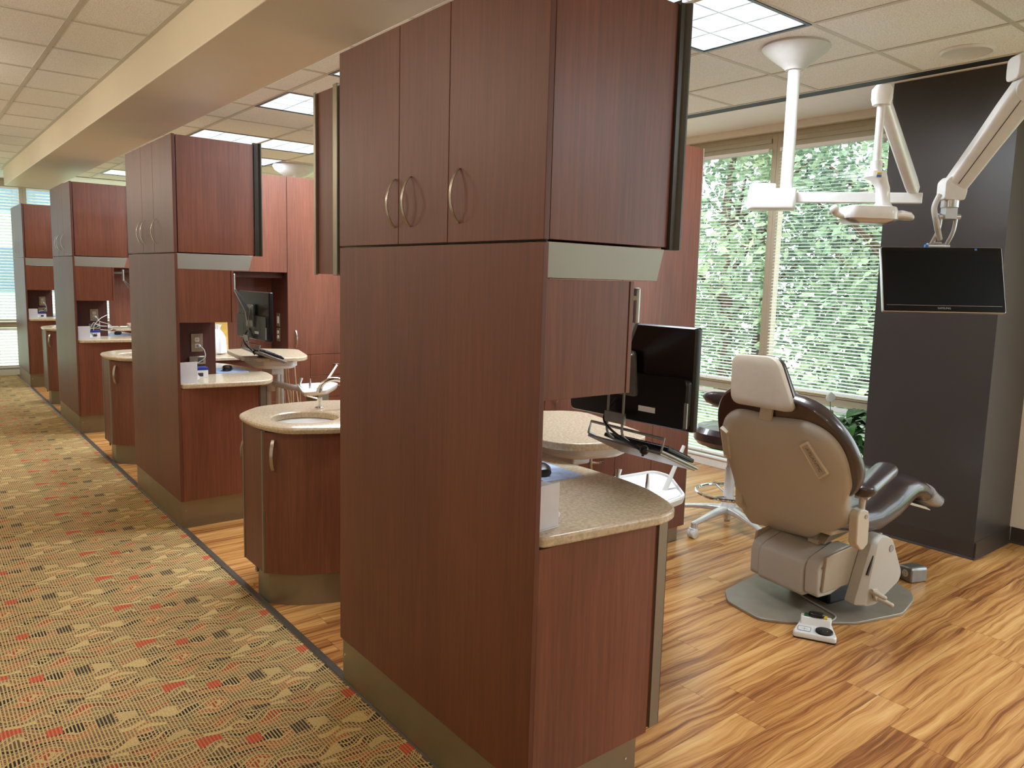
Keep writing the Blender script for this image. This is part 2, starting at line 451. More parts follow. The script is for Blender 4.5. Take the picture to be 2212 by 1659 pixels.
# tee grid
g = G()
t = .012
for k in range(-8, 17):
    y = 2.03 + .61 * k
    if YB < y < 11.7: g.box(.33, y - t, CZ - .003, 3.18, y + t, CZ + .001)
for x in (.83, 1.44, 2.05, 2.66): g.box(x - t, YB, CZ - .0035, x + t, 11.79, CZ + .001)
g.box(3.150, YB, CZ - .004, 3.166, 11.79, CZ + .02)
struct('trim_4', g, 'grid_metal')
g = G()
for k in range(-12, 12):
    y = 4.44 + .61 * k
    if YB < y < 11.7: g.box(XL, y - t, CZ - .003, -.155, y + t, CZ + .001)
for x in (-.53, -1.14, -1.75, -2.36): g.box(x - t, YB, CZ - .0035, x + t, 11.79, CZ + .001)
g.box(-.18, YB, CZ - .004, -.155, 11.6, CZ + .001)
struct('trim_5', g, 'grid_metal')
# walls
g = G(); g.box(XL - .1, YB, 0, XL, YW, CZ + .13); struct('wall_left', g, 'wall_paint')
g = G(); g.box(XL - .1, YB - .1, 0, XW + .1, YB, CZ + .13); struct('wall_back', g, 'wall_paint')
g = G(); g.box(4.10, YB, 0, XW + .12, -1.80, CZ + .13).box(4.10, 1.13, 0, XW + .12, 1.69, CZ + .13).box(4.10, -1.80, 2.745, XW + .12, 1.13, CZ + .13).box(4.10, 2.37, 2.745, XW + .12, YW, CZ + .13).box(XW - .02, 1.6, 0, XW + .12, 2.40, CZ + .13); struct('wall_right', g, 'wall_paint')
g = G(); g.box(3.55, 1.67, 0, 4.13, 2.37, CZ + .062); struct('wall_column', g, 'column_paint')
def cove(name, path, h=.10, mat='base_rubber'):
    g = G()
    for (x0, y0), (x1, y1), (nx, ny) in path:
        prof = [(0, 0), (.016, 0), (.014, .006), (.006, .012), (.004, h), (0, h)]
        g.ext([(x0 + nx * a, y0 + ny * a, b) for a, b in prof], (x1 - x0, y1 - y0, 0))
    return struct(name, g, mat)
cove('baseboard_column', [((3.55, 1.655), (3.55, 2.37), (-1, 0)), ((3.535, 1.67), (4.10, 1.67), (0, -1))])
cove('baseboard_right', [((4.10, YB), (4.10, -1.8), (-1, 0)), ((4.10, 1.13), (4.10, 1.66), (-1, 0))])
cove('baseboard_left', [((XL, YB), (XL, YW), (1, 0))])
# right window wall
g = G(); g.box(XW - .03, 2.37, 0, XW + .1, YW, .035); g.box(XW - .03, -1.8, 0, XW + .1, 1.13, .06); struct('wall_right_sill', g, 'sill_white')
g = G(); g.box(XW - .06, 2.37, 0, XW - .03, YW, .075).box(XW - .075, 2.37, .075, XW - .02, YW, .09); struct('baseboard_window', g, 'sill_white', bevel=.003)
muls = [2.12, 3.55, 4.98, 6.41, 7.84, 9.27, 10.70, 12.13]
def window(idx, x, y0, y1, flip=False):
    """frame in plane x, between mullion centres y0,y1; flip swaps x and y"""
    T = (lambda a, b, c: (b, a, c)) if flip else (lambda a, b, c: (a, b, c))
    def B(g, x0, y0, z0, x1, y1, z1):
        p, q = T(x0, y0, z0), T(x1, y1, z1)
        g.box(min(p[0], q[0]), min(p[1], q[1]), z0, max(p[0], q[0]), max(p[1], q[1]), z1)
    g = G(); d = .05
    B(g, x - .02, y0, .06, x + d, y0 + .045, 2.745); B(g, x - .02, y1 - .045, .06, x + d, y1, 2.745)
    for z0, z1 in ((.035, .11), (.675, .755), (2.62, 2.745)): B(g, x - .018, y0 + .045, z0, x + d, y1 - .045, z1)
    B(g, x - .03, y0 + .045, 2.665, x - .018, y1 - .045, 2.70)
    B(g, x - .03, y0 + .045, .735, x - .018, y1 - .045, .752)
    w = struct('window_%d' % idx, g, 'window_frame', bevel=.002)
    g = G(); B(g, x + .02, y0 + .04, .1, x + .026, y1 - .04, 2.64); link('glass_pane', g, 'window_glass', w)
    return w
for i in range(7): window(i + 1, XW, muls[i] if i else 2.37, muls[i + 1])
window(13, XW - .02, -1.80, -.335); window(14, XW - .02, -.335, 1.13)  # unseen windows, added to bring daylight onto the column end and near floor
g = G(); g.box(XW - .02, 12.13, 0, XW + .1, YW + .05, CZ + .13); struct('wall_corner', g, 'wall_paint')
xm = [-1.68, -.55, .18, 1.31, 2.44, 3.57]
g = G(); g.box(XL, YW - .01, 0, -1.68, YW + .1, CZ + .13).box(3.57, YW - .01, 0, XW, YW + .1, CZ + .13).box(-1.68, YW, 2.745, 3.57, YW + .1, CZ + .13); struct('wall_far', g, 'wall_paint')
g = G(); g.box(XL, YW - .05, 0, XW, YW, .035).box(XL, YW - .06, 0, XW, YW - .04, .08); struct('baseboard_far', g, 'sill_white')
for i in range(5): window(8 + i, YW, xm[i], xm[i + 1], True)

def blind(x, y0, y1, z0, z1, label, flip=False, tilt=12, w=.0125, pitch=.025):
    cy = (y0 + y1) / 2; L = (y1 - y0) / 2
    rz = math.pi / 2 if flip else 0          # local: face towards -x, run along y
    loc = (cy, x, z0) if flip else (x, cy, z0)
    o = thing('window_blind', label, 'blind', loc, rz, 'horizontal slat blinds on the windows')
    g = G(); k = 0; z = .02
    c, s = math.cos(R(tilt)) * w, math.sin(R(tilt)) * w
    while z < z1 - z0 - .03:
        a = [(-c, -L, z - s), (0, -L, z + .002), (c, -L, z + s), (c, -L, z + s - .0006), (0, -L, z + .0014), (-c, -L, z - s - .0006)]
        g.ext(a, (0, 2 * L, 0)); z += pitch
    link('slats', g, 'slat_white', o, smooth=False)
    g = G(); g.box(-.013, -L, z1 - z0 - .028, .013, L, z1 - z0); link('headrail', g, 'slat_white', o)
    g = G(); g.box(-.012, -L, 0, .012, L, .012); link('bottom_rail', g, 'slat_white', o)
    nc = max(3, int(2 * L / .38) + 1)
    for i in range(nc):
        yy = -L + .08 + (2 * L - .16) * i / (nc - 1)
        g = G(); g.box(-.0145, yy - .0012, 0, -.0133, yy + .0012, z1 - z0 - .02); link('lift_cord', g, 'cord_white', o)
    return o
xb = XW - .045
blind(xb, 3.60, 4.93, .765, 2.62, 'upper slat blind on the left window pane, beside the cherry wood partition')
blind(xb, 2.39, 3.50, .765, 2.62, 'upper slat blind on the right window pane, beside the dark column')
blind(xb, 3.60, 4.93, .115, .67, 'lower slat blind below the left window pane, behind the stool')
blind(xb, 2.39, 3.50, .115, .67, 'lower slat blind behind the potted lily and the dental chair')
blind(YW - .045, -.50, .13, .765, 2.62, 'upper slat blind on the far window at the end of the corridor', True, -24, .021, .042)
blind(YW - .045, -.50, .13, .115, .67, 'lower slat blind on the far window at the end of the corridor', True, -24, .021, .042)
blind(YW - .045, .23, 1.26, .765, 2.62, 'slat blind on the far window behind the last cabinet tower', True, -24, .021, .042)

# ceiling fixtures
def fixture(x0, y0, label, ln=1.22, wd=.61, power=50, first=[]):
    if first: return dup(first[0], (x0, y0, CZ), label)
    else:
        o = thing('ceiling_light', label, 'light', (x0, y0, CZ), 0, 'lit fluorescent ceiling panels')
        g = G()
        for a in ((0, 0, ln, .018), (0, wd - .018, ln, wd), (0, 0, .018, wd), (ln - .018, 0, ln, wd)): g.box(a[0], a[1], -.006, a[2], a[3], .03)
        link('frame', g, 'black_plastic', o)
        g = G(); g.box(.018, .018, .0, ln - .018, wd - .018, .004); link('lens', g, 'fixture_lens', o)
        first.append(o)
    ld = bpy.data.lights.new('panel_light', 'AREA'); ld.shape = 'RECTANGLE'; ld.size = ln * .9; ld.size_y = wd * .9; ld.energy = power; ld.color = (.82, .91, 1)
    l = bpy.data.objects.new('panel_light', ld); COL.objects.link(l); l.parent = o; l.location = (ln / 2, wd / 2, -.008)
    return o
fx = [(2.03, 'bright ceiling light panel beside the top of the nearest tower, over the dental chair'),
      (3.86, 'ceiling light panel mostly hidden behind the nearest tower, only its dark corner showing'),
      (5.08, 'ceiling light panel left of the partition end cabinet, with a dark edge'),
      (6.91, 'wide ceiling light panel just above the second tower'),
      (8.13, 'ceiling light panel beside the round white ceiling canopy'),
      (10.57, 'small distant ceiling light panel above the third tower')]
for y, lb in fx: fixture(.83, y, lb)
for y in (-1.63,): fixture(2.05, y, 'added ceiling light panel over the near end of the room, outside the view')  # unseen panel, added to light the near floor and the column end
# corridor cans (warm), unseen; built as made-up hanging globes to light the ceiling too
cans = []
for i, y in enumerate((-1.2, 1.1, 3.4, 5.7, 8.0, 10.3)):
    lab = 'added unseen warm globe, hung low to light the corridor and its ceiling'
    if not cans:
        o = thing('corridor_fill_globe', lab, 'light', (-1.45, y, CZ), 0, 'added unseen warm globes lighting the corridor')
        g = G(); g.lathe([(.001, 0), (.06, 0), (.06, -.02), (.012, -.03), (.010, -.13), (.001, -.13)], n=28); link('stem', g, 'white_paint', o)
        g = G(); g.ball((0, 0, -.16), .05); link('bulb', g, 'warm_lens', o)
        cans.append(o)
    else:
        dup(cans[0], (-1.45, y, CZ), lab); continue
    ld = bpy.data.lights.new('fill_globe_glow', 'POINT'); ld.energy = 17; ld.color = (1, .87, .72); ld.shadow_soft_size = .09
    l = bpy.data.objects.new('fill_globe_glow', ld); COL.objects.link(l); l.parent = o; l.location = (0, 0, -.26)
# recessed speaker / can over the chair
o = thing('ceiling_speaker', 'round white recessed fitting in the ceiling tile near the dark column', 'speaker', (2.951, 1.722, CZ))
g = G(); g.lathe([(.098, .001), (.125, .001), (.125, -.004), (.112, -.012), (.098, -.006)], n=36); link('ring', g, 'white_plastic', o)
g = G(); g.lathe([(.001, .0), (.099, .0), (.099, -.005), (.001, -.003)], n=36); link('grille', g, 'paper_white', o)

# ------------------------------------------------------------------ outside
g = G(); g.box(4.5, -15, -.5, 60, 60, -.4).box(-40, 13.4, -.5, 4.5, 60, -.4); o = link('lawn', g, 'lawn'); tag(o, 'pale green lawn outside the windows', 'lawn', kind='stuff')
def tree(x, y, h, r, label, mat, seed, nleaf=5200, zc=None, size=.075):
    rr = random.Random(seed)
    o = thing('garden_tree', label, 'tree', (x, y, -.4), 0, None)
    g = G(); g.tube(spline([(0, 0, 0), (.05, .03, h * .3), (-.04, .08, h * .6), (.02, 0, h * .85)], 4), [.14, .13, .12, .11, .10, .09, .08, .08, .07, .06, .05, .04, .03][:13], 8)
    for i in range(7):
        a = rr.uniform(0, 6.28); z0 = rr.uniform(.25, .6) * h
        g.tube([(0, .05, z0), (math.cos(a) * r * .35, math.sin(a) * r * .35, z0 + .4), (math.cos(a) * r * .7, math.sin(a) * r * .7, z0 + .9)], [.05, .035, .015], 6)
    link('trunk', g, 'bark', o)
    vs_, fs = [], []
    clumps = [(rr.gauss(0, .5) * r, rr.gauss(0, .5) * r, rr.uniform(.12, 1) * h) for _ in range(46)]
    for i in range(nleaf):
        cx, cy, cz = rr.choice(clumps)
        q = Vector((cx + rr.gauss(0, .2) * r, cy + rr.gauss(0, .2) * r, max(.05, cz + rr.gauss(0, .16) * h * .6)))
        d = Vector((rr.gauss(0, 1), rr.gauss(0, 1), rr.gauss(0, .6))).normalized()
        e = d.cross(Vector((rr.gauss(0, 1), rr.gauss(0, 1), rr.gauss(0, 1)))).normalized()
        L = size * rr.uniform(.7, 1.4); w = L * .45; b = len(vs_)
        vs_ += [q - d * L, q + e * w, q + d * L, q - e * w]; fs.append((b, b + 1, b + 2, b + 3))
    me = bpy.data.meshes.new('foliage'); me.from_pydata([tuple(v) for v in vs_], [], fs); me.materials.append(M[mat])
    f = bpy.data.objects.new('foliage', me); COL.objects.link(f); f.parent = o
    return o
tree(8.6, 4.4, 4.6, 1.5, 'leafy tree outside the right window, nearest the column', 'tree_leaf', 3)
tree(8.9, 7.4, 5.0, 1.6, 'yellowish green tree outside the left window', 'tree_leaf', 5)
tree(10.6, 5.9, 5.6, 1.9, 'darker tree standing between and behind the two nearer ones', 'tree_leaf_dark', 8, 7000)
tree(12.2, 9.0, 6.0, 2.0, 'dark tree farther back outside the left window', 'tree_leaf_dark', 11, 6000)
tree(12.0, 3.6, 5.8, 1.9, 'dark tree farther back outside the right window', 'tree_leaf_dark', 12, 6000)
tree(10.0, 10.6, 4.8, 1.7, 'tree outside behind the partition, partly seen', 'tree_leaf', 14, 4000)
o = thing('office_building', 'pale blue office building with long rows of windows seen through the far blinds', 'building', (0, 34, -.4))
g = G(); g.box(-14, 0, 0, 16, 8, 9); link('facade_wall', g, 'facade', o)
for k in range(3):
    for j in range(10):
        g = G(); g.box(-13.4 + j * 3, -.05, 1.0 + k * 2.9, -10.9 + j * 3, .02, 2.6 + k * 2.9); link('window', g, 'facade_dark', o)
# ------------------------------------------------------------------ cabinet parts
def arch_handle(parent, x, y, z0, z1, out=(-1, 0), mat='brushed_nickel', name='handle', label=None, horiz=False, w=.011):
    """bow handle; out = direction away from the door face (2D)"""
    g = G(); o = Vector((out[0], out[1], 0)); side = Vector((-out[1], out[0], 0)); n = 14; rings = []
    L = (z1 - z0) / 2; c = Vector((x, y, (z0 + z1) / 2)); ax = Vector((0, 0, 1)) if not horiz else side
    wd = side if not horiz else Vector((0, 0, 1))
    for i in range(n + 1):
        t = -1 + 2 * i / n
        d = .030 * (1 - t * t) ** .8 if abs(t) < 1 else 0
        p = c + ax * (L * t) + o * d
        th = .0035
        rings.append([p + wd * w * .5 + o * th, p - wd * w * .5 + o * th, p - wd * w * .5 - o * (th * .0 + .0), p + wd * w * .5 - o * 0])
    g.loft(rings)
    return link(name, g, mat, parent, bevel=.001, label=label)
def poly_off(k): return k

def tower(loc, label):
    o = thing('storage_tower', label, 'cabinet', loc, 0, 'cherry storage towers along the corridor')
    L = 1.13
    # corridor side
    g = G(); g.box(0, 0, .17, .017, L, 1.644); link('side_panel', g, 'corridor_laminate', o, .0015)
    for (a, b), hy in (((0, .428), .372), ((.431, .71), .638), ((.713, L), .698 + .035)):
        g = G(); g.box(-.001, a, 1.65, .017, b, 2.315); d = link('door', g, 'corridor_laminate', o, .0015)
        arch_handle(d, -.001, hy, 1.703, 1.855)
    # upper cabinet
    g = G(); g.box(.023, .006, 1.652, .466, L - .006, 2.312); link('upper_cabinet', g, 'cherry_laminate', o, .0012)
    g = G(); g.box(.0175, .012, 1.648, .0225, L - .012, 2.30); link('shadow_gap', g, 'black_plastic', o)
    for a, b in ((.03, .56), (.565, L - .004)):
        g = G(); g.ext([(.47, a, 1.652), (.470 + .022, a, 1.652), (.492 + .012 * (1 if a < .1 else 1), (a + b) / 2, 1.652), (.492, b, 1.652), (.47, b, 1.652)], (0, 0, .66)); d = link('door', g, 'cherry_laminate', o, .001)
        arch_handle(d, .497, .52 if a < .1 else .61, 1.70, 1.85, (1, 0))
    g = G(); g.ext([(.467, -.003, 1.646), (.468, .002, 1.646), (.480, .010, 1.646), (.496, .008, 1.646), (.506, -.006, 1.646), (.512, -.006, 1.646), (.512, .028, 1.646), (.467, .028, 1.646)], (0, 0, .676))
    link('edge_profile', g, 'dark_profile', o)
    # light valance under it
    g = G(); g.ext([(.012, .003, 1.646), (.452, .003, 1.646), (.427, .003, 1.556), (.012, .003, 1.556)], (0, L - .08, 0)); link('light_valance', g, 'valance_grey', o, .001)
    # middle box
    g = G(); g.box(.018, .006, 1.243, .319, L - .10, 1.553); link('mid_cabinet', g, 'cherry_laminate', o, .001)
    g = G(); g.box(.3215, .004, 1.243, .336, L - .10, 1.553); link('door', g, 'cherry_laminate', o, .001)
    # niche back
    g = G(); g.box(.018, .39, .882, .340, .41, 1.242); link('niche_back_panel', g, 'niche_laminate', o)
    # base
    base = [(.018, .002), (.478, .002), (.53, .15), (.553, .35), (.56, .56), (.553, .78), (.53, .98), (.478, L - .002), (.018, L - .002)]
    g = G(); g.prism(base, .17, .849); link('base_cabinet', g, 'cherry_laminate', o, .001)
    prof = [(.492, .002), (.545, .15), (.569, .35), (.576, .555)]
    inn = [(.480, .005), (.532, .152), (.5555, .352), (.5625, .555)]
    for sgn in (0, 1):
        A = [(x, (L - y) if sgn else y) for x, y in prof]; Bq = [(x, (L - y) if sgn else y) for x, y in inn]
        g = G(); g.prism(A + Bq[::-1], .185, .84); d = link('door', g, 'cherry_laminate', o, .001)
        arch_handle(d, .577, .52 if not sgn else .61, .68, .82, (1, 0))
    g = G(); g.ext([(.486, -.004, .185), (.524, -.004, .185), (.527, .006, .185), (.515, .012, .185), (.515, .02, .185), (.486, .02, .185)], (0, 0, .655)); link('edge_profile', g, 'satin_metal', o)
    g = G(); g.box(.518, -.003, .187, .5275, .016, .838); link('edge_gasket', g, 'black_plastic', o)
    # kick plate
    g = G(); g.box(.006, .012, 0, .445, L - .012, .17); k = link('kick_plate', g, 'kick_metal', o, .001)
    g = G()
    for x in (.03, .40): g.lathe([(.0001, -.003), (.004, -.002), (.004, .001)], (x, .011, .11), 8, 'y')
    for y in (.03, 1.10): g.lathe([(.0001, -.002), (.004, -.001), (.004, .001)], (.005, y, .11), 8, 'x')
    link('screw', g, 'chrome', k)
    return o
def worktop(loc, label):
    pts = [(.0175, 0), (.30, -.030), (.464, -.046), (.542, -.02), (.590, .06), (.638, .18), (.659, .305), (.662, .51), (.65, .72), (.60, .92), (.53, 1.06), (.47, 1.13), (.0175, 1.13)]
    pts = rpoly(pts, .035, 3)
    g = G(); g.prism([(x, y) for x, y in pts], .851, .88)
    o = link('countertop', g, 'solid_surface', None, .007, seg=3); o.location = loc
    return tag(o, label, 'countertop', 'speckled worktops on the towers')
T0 = (0, 1.457, 0)
tl = ['cherry storage tower nearest the camera, filling the middle of the picture',
      'second cherry storage tower, just behind the round sink cabinet',
      'third cherry storage tower along the corridor, outlet niche with white cables',
      'farthest cherry storage tower, beside the far window blinds']
wl = ['speckled beige worktop of the nearest tower, below the black monitor',
      'speckled beige worktop with mouse pad on the second tower, above the near sink',
      'speckled worktop on the third tower with a dark mouse and numbered box',
      'small distant worktop on the farthest tower']
t0 = tower(T0, tl[0]); w0 = worktop(T0, wl[0])
for i in (1, 2, 3):
    dup(t0, (0, 1.457 + OFF[i], 0), tl[i]); c = w0.copy(); COL.objects.link(c); c.location = (0, 1.457 + OFF[i], 0); c['label'] = wl[i]

# ------------------------------------------------------------------ sink cabinet (origin: bowl centre on the floor)
BX, BY = .243, 3.468
def sl(pts): return [(x - BX, y - BY) for x, y in pts]
outer = spline([(x, y, 0) for x, y in [(.012, 3.71), (-.010, 3.62), (-.012, 3.50), (.004, 3.38), (.057, 3.262), (.137, 3.212), (.269, 3.155), (.42, 3.165), (.58, 3.25), (.72, 3.36), (.77, 3.55), (.72, 3.76), (.612, 3.86), (.434, 3.903), (.197, 3.88), (.10, 3.815)]], 4, True)
def sink_counter(loc, label):
    g = G(); n = 72; bm = g.bm; rr = .155
    pl = [(p.x - BX, p.y - BY) for p in outer]
    def hit(a):
        d = Vector((math.cos(a), math.sin(a))); best = .5
        for i in range(len(pl)):
            p, q = Vector(pl[i]), Vector(pl[(i + 1) % len(pl)]); e = q - p; den = d.x * e.y - d.y * e.x
            if abs(den) < 1e-9: continue
            t = (p.x * e.y - p.y * e.x) / den; u_ = (p.x * d.y - p.y * d.x) / den
            if t > 0 and -.0001 <= u_ <= 1.0001: best = t
        return best
    ang = [2 * math.pi * k / n for k in range(n)]
    O_ = [hit(a) for a in ang]
    def ring(f, z): return [(math.cos(a) * f(i), math.sin(a) * f(i), z) for i, a in enumerate(ang)]
    rings = [ring(lambda i: rr, .834), ring(lambda i: O_[i] - .016, .834), ring(lambda i: O_[i] - .002, .847), ring(lambda i: O_[i], .855), ring(lambda i: O_[i] - .003, .862), ring(lambda i: O_[i] - .008, .865), ring(lambda i: rr + .008, .865), ring(lambda i: rr + .001, .860)]
    g.loft(rings, cap=False, closed=True)
    o = link('sink_counter', g, 'solid_surface', None); o.location = loc
    return tag(o, label, 'countertop', 'rounded counters around the round sinks')
def sink_bowl(loc, label):
    o = thing('round_sink', label, 'sink', loc, 0, 'round steel sinks')
    g = G(); g.lathe([(.168, .833), (.152, .8325), (.149, .80), (.146, .74), (.132, .715), (.09, .706), (.03, .703), (.03, .700), (.10, .703), (.14, .712), (.150, .74), (.153, .80), (.157, .828), (.168, .830)], n=48)
    link('bowl', g, 'steel', o)
    g = G(); g.lathe([(.001, .706), (.03, .7055), (.034, .709), (.028, .7095), (.02, .707), (.001, .7075)], n=24); link('drain', g, 'chrome', o)
    return o
def faucet(loc, label):
    o = thing('gooseneck_faucet', label, 'faucet', loc, 0, 'gooseneck faucets')
    g = G(); g.lathe([(.001, 0), (.024, 0), (.026, .005), (.018, .03), (.013, .06), (.001, .06)], n=20); link('base', g, 'chrome', o)
    pts = spline([(0, 0, .03), (-.003, 0, .07), (-.045, .012, .125), (-.11, .03, .150), (-.165, .045, .135), (-.187, .05, .10)], 6)
    g = G(); g.tube(pts, .0115, 12); link('spout', g, 'chrome', o)
    g = G(); g.tube([(-.186, .05, .106), (-.189, .0505, .084)], .0145, 12); link('aerator', g, 'chrome', o)
    return o
def soap(loc, label):
    o = thing('soap_dispenser', label, 'soap dispenser', loc, 0, 'chrome soap pumps')
    g = G(); g.lathe([(.001, 0), (.024, 0), (.025, .004), (.013, .010), (.011, .03), (.013, .034), (.013, .052), (.009, .056), (.001, .056)], n=20); link('pump_body', g, 'chrome', o)
    g = G(); g.tube([(0, 0, .048), (-.03, .02, .057), (-.052, .035, .064)], [.0055, .005, .004], 10); link('nozzle', g, 'chrome', o)
    return o
def sink_cabinet(loc, label):
    o = thing('sink_cabinet', label, 'cabinet', loc, 0, 'bow fronted sink cabinets')
    body = [(.022, 3.64), (.022, 3.41), (.09, 3.342), (.17, 3.288), (.305, 3.232), (.42, 3.225), (.56, 3.26), (.70, 3.38), (.735, 3.55), (.70, 3.73), (.60, 3.82), (.43, 3.865), (.21, 3.845), (.11, 3.78)]
    g = G(); g.prism(sl(body), .155, .832); link('carcass', g, 'niche_laminate', o)
    g = G(); g.box(.009 - BX, 3.412 - BY, .157, .0215 - BX, 3.65 - BY, .832); link('side_panel', g, 'corridor_laminate', o, .001)
    for y in (3.650, 3.400):
        g = G(); g.ext([(.006 - BX, y - BY, .157), (.02 - BX, y - BY - .002, .157), (.024 - BX, y + .010 - BY, .157), (.006 - BX, y + .011 - BY, .157)], (0, 0, .675)); link('edge_profile', g, 'satin_metal', o)
    fr = [p for p in spline([(.014, 3.397, 0), (.08, 3.329, 0), (.158, 3.274, 0), (.301, 3.217, 0), (.42, 3.208, 0)], 5)]
    inn = [(p.x + .008, p.y + .014) for p in fr]
    g = G(); g.prism(sl([(p.x, p.y) for p in fr] + inn[::-1]), .157, .826); d = link('door', g, 'cherry_laminate', o, .001)
    arch_handle(d, .045 - BX, 3.362 - BY, .645, .795, (-.66, -.75), w=.016)
    fr = spline([(.03, 3.69, 0), (.10, 3.795, 0), (.20, 3.858, 0), (.42, 3.88, 0)], 5)
    inn = [(p.x + .006, p.y - .014) for p in fr]
    g = G(); g.prism(sl([(p.x, p.y) for p in fr] + inn[::-1]), .157, .826); d = link('door', g, 'cherry_laminate', o, .001)
    arch_handle(d, .05 - BX, 3.722 - BY, .60, .75, (-.82, .57), w=.014)
    kick = [(.03, 3.535), (.036, 3.411), (.088, 3.352), (.165, 3.293), (.306, 3.236), (.45, 3.238), (.6, 3.33), (.69, 3.5), (.66, 3.68), (.5, 3.8), (.25, 3.8), (.1, 3.7)]
    g = G(); g.prism(sl(kick), 0, .155); k = link('kick_plate', g, 'kick_metal', o)
    g = G(); g.lathe([(.001, -.012), (.012, -.011), (.012, .0), (.001, .0)], (.018 - BX, 3.50 - BY, .145), 14, 'x'); link('leveling_foot', g, 'satin_metal', k)
    return o
sl_lab = [('cherry bow-fronted sink cabinet between the nearest and second towers', 'rounded beige counter around the nearest round sink', 'round stainless sink in the nearest rounded counter', 'chrome gooseneck faucet arching over the nearest sink', 'chrome soap pump standing behind the nearest sink'),
          ('second bow-fronted sink cabinet, between the second and third towers', 'rounded counter tip showing left of the second tower', 'second round sink, mostly hidden by the second tower', 'faucet of the second sink, hidden behind the second tower', 'soap pump of the second sink, hidden behind the second tower'),
          ('farthest sink cabinet with its handle showing left of the third tower', 'small distant rounded counter left of the third tower', 'third round sink hidden by the third tower', 'faucet of the third sink, behind the third tower', 'soap pump of the third sink, behind the third tower')]
for i in range(3):
    loc = (BX, BY + OFF[i], 0); lz = sl_lab[i]
    if i == 0:
        s0 = sink_cabinet(loc, lz[0]); c0 = sink_counter(loc, lz[1]); b0 = sink_bowl(loc, lz[2])
        f0 = faucet((.585, 3.60, .865), lz[3]); p0 = soap((.405, 3.665, .865), lz[4])
    else:
        dup(s0, loc, lz[0]); c = c0.copy(); COL.objects.link(c); c.location = loc; c['label'] = lz[1]
        dup(b0, loc, lz[2]); dup(f0, (.585, 3.60 + OFF[i], .865), lz[3]); dup(p0, (.405, 3.665 + OFF[i], .865), lz[4])

# ------------------------------------------------------------------ partition storage walls (origin x=0, front face y=2.86)
def partition(loc, label, seam):
    o = thing('partition_cabinet', label, 'cabinet', loc, 0, 'cherry partition cabinets between the bays')
    D = .375
    def P(name, a, mat='cherry_laminate', parent=o, bv=.0012): g = G(); g.box(*a); return link(name, g, mat, parent, bv)
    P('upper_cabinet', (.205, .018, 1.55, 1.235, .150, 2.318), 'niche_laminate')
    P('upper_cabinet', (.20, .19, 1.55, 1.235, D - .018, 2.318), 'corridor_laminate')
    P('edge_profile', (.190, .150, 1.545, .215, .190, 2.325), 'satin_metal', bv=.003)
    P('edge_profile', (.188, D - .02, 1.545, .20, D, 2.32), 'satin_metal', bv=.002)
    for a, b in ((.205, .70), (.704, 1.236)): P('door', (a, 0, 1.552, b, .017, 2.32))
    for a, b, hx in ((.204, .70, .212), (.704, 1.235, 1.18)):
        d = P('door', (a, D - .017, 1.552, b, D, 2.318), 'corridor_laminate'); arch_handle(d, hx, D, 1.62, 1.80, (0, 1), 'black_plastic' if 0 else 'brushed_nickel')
    P('light_rail', (.72, .10, 1.505, 1.235, .13, 1.55), 'niche_laminate')
    P('niche_back_panel', (.62, D - .02, .885, 1.24, D, 1.55), 'cherry_laminate')
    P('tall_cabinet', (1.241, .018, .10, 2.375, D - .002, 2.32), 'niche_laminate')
    d = P('tall_door', (1.24, 0, .872, seam, .017, 2.322)); arch_handle(d, 1.305, 0, .93, 1.08, (0, -1))
    P('tall_door', (seam + .003, 0, .872, 2.377, .017, 2.322))
    P('lower_door', (1.24, 0, .10, 1.43, .017, .868))
    for z0, z1 in ((.69, .868), (.50, .687), (.30, .497), (.10, .297)):
        d = P('drawer', (1.433, 0, z0, seam, .017, z1)); arch_handle(d, min(1.70, (1.433 + seam) / 2 + .02), 0, (z0 + z1) / 2 - .055, (z0 + z1) / 2 + .055, (0, -1), horiz=True)
    P('lower_door', (seam + .003, 0, .10, 2.056, .017, .868)); P('lower_door', (2.059, 0, .10, 2.377, .017, .868))
    for y in (0, D - .012): P('end_trim', (2.3775, y, .10, 2.384, y + .014, 2.322), 'satin_metal')
    P('end_panel', (2.3755, .015, .10, 2.381, D - .013, 2.32))
    P('base_cabinet', (.62, .018, .10, 1.24, D, .85), 'niche_laminate')
    for a, b in ((.62, 1.068), (1.071, 1.238)):
        for z0, z1 in ((.69, .846), (.50, .687), (.10, .497)):
            d = P('drawer', (a, 0, z0, b, .017, z1))
            arch_handle(d, (a + b) / 2, 0, (z0 + z1) / 2 - .05, (z0 + z1) / 2 + .05, (0, -1), horiz=True)
    P('kick_plate', (.66, .03, 0, 2.36, D - .03, .10), 'kick_metal')
    return o
pl_ = [('cherry partition cabinet behind the nearest black monitor, aluminium edge by the window', 1.756), ('cherry partition cabinet with tall door and dark outlet niche behind the second tower', 1.90), ('distant cherry partition cabinet behind the third tower', 1.90)]
for i in range(3):
    partition((0, 2.86 + OFF[i], 0), pl_[i][0], pl_[i][1])
    g = G(); g.prism(rpoly([(.60, -.03), (1.238, -.03), (1.238, .352), (.60, .352)], .02), .852, .88)
    c = link('niche_countertop', g, 'solid_surface', None, .005); c.location = (0, 2.86 + OFF[i], 0)
    tag(c, ['beige counter in the niche of the first partition, behind the nearest tower', 'beige counter in the partition niche holding the white bag', 'distant beige counter in the third partition niche'][i], 'countertop', 'counters in the partition niches')
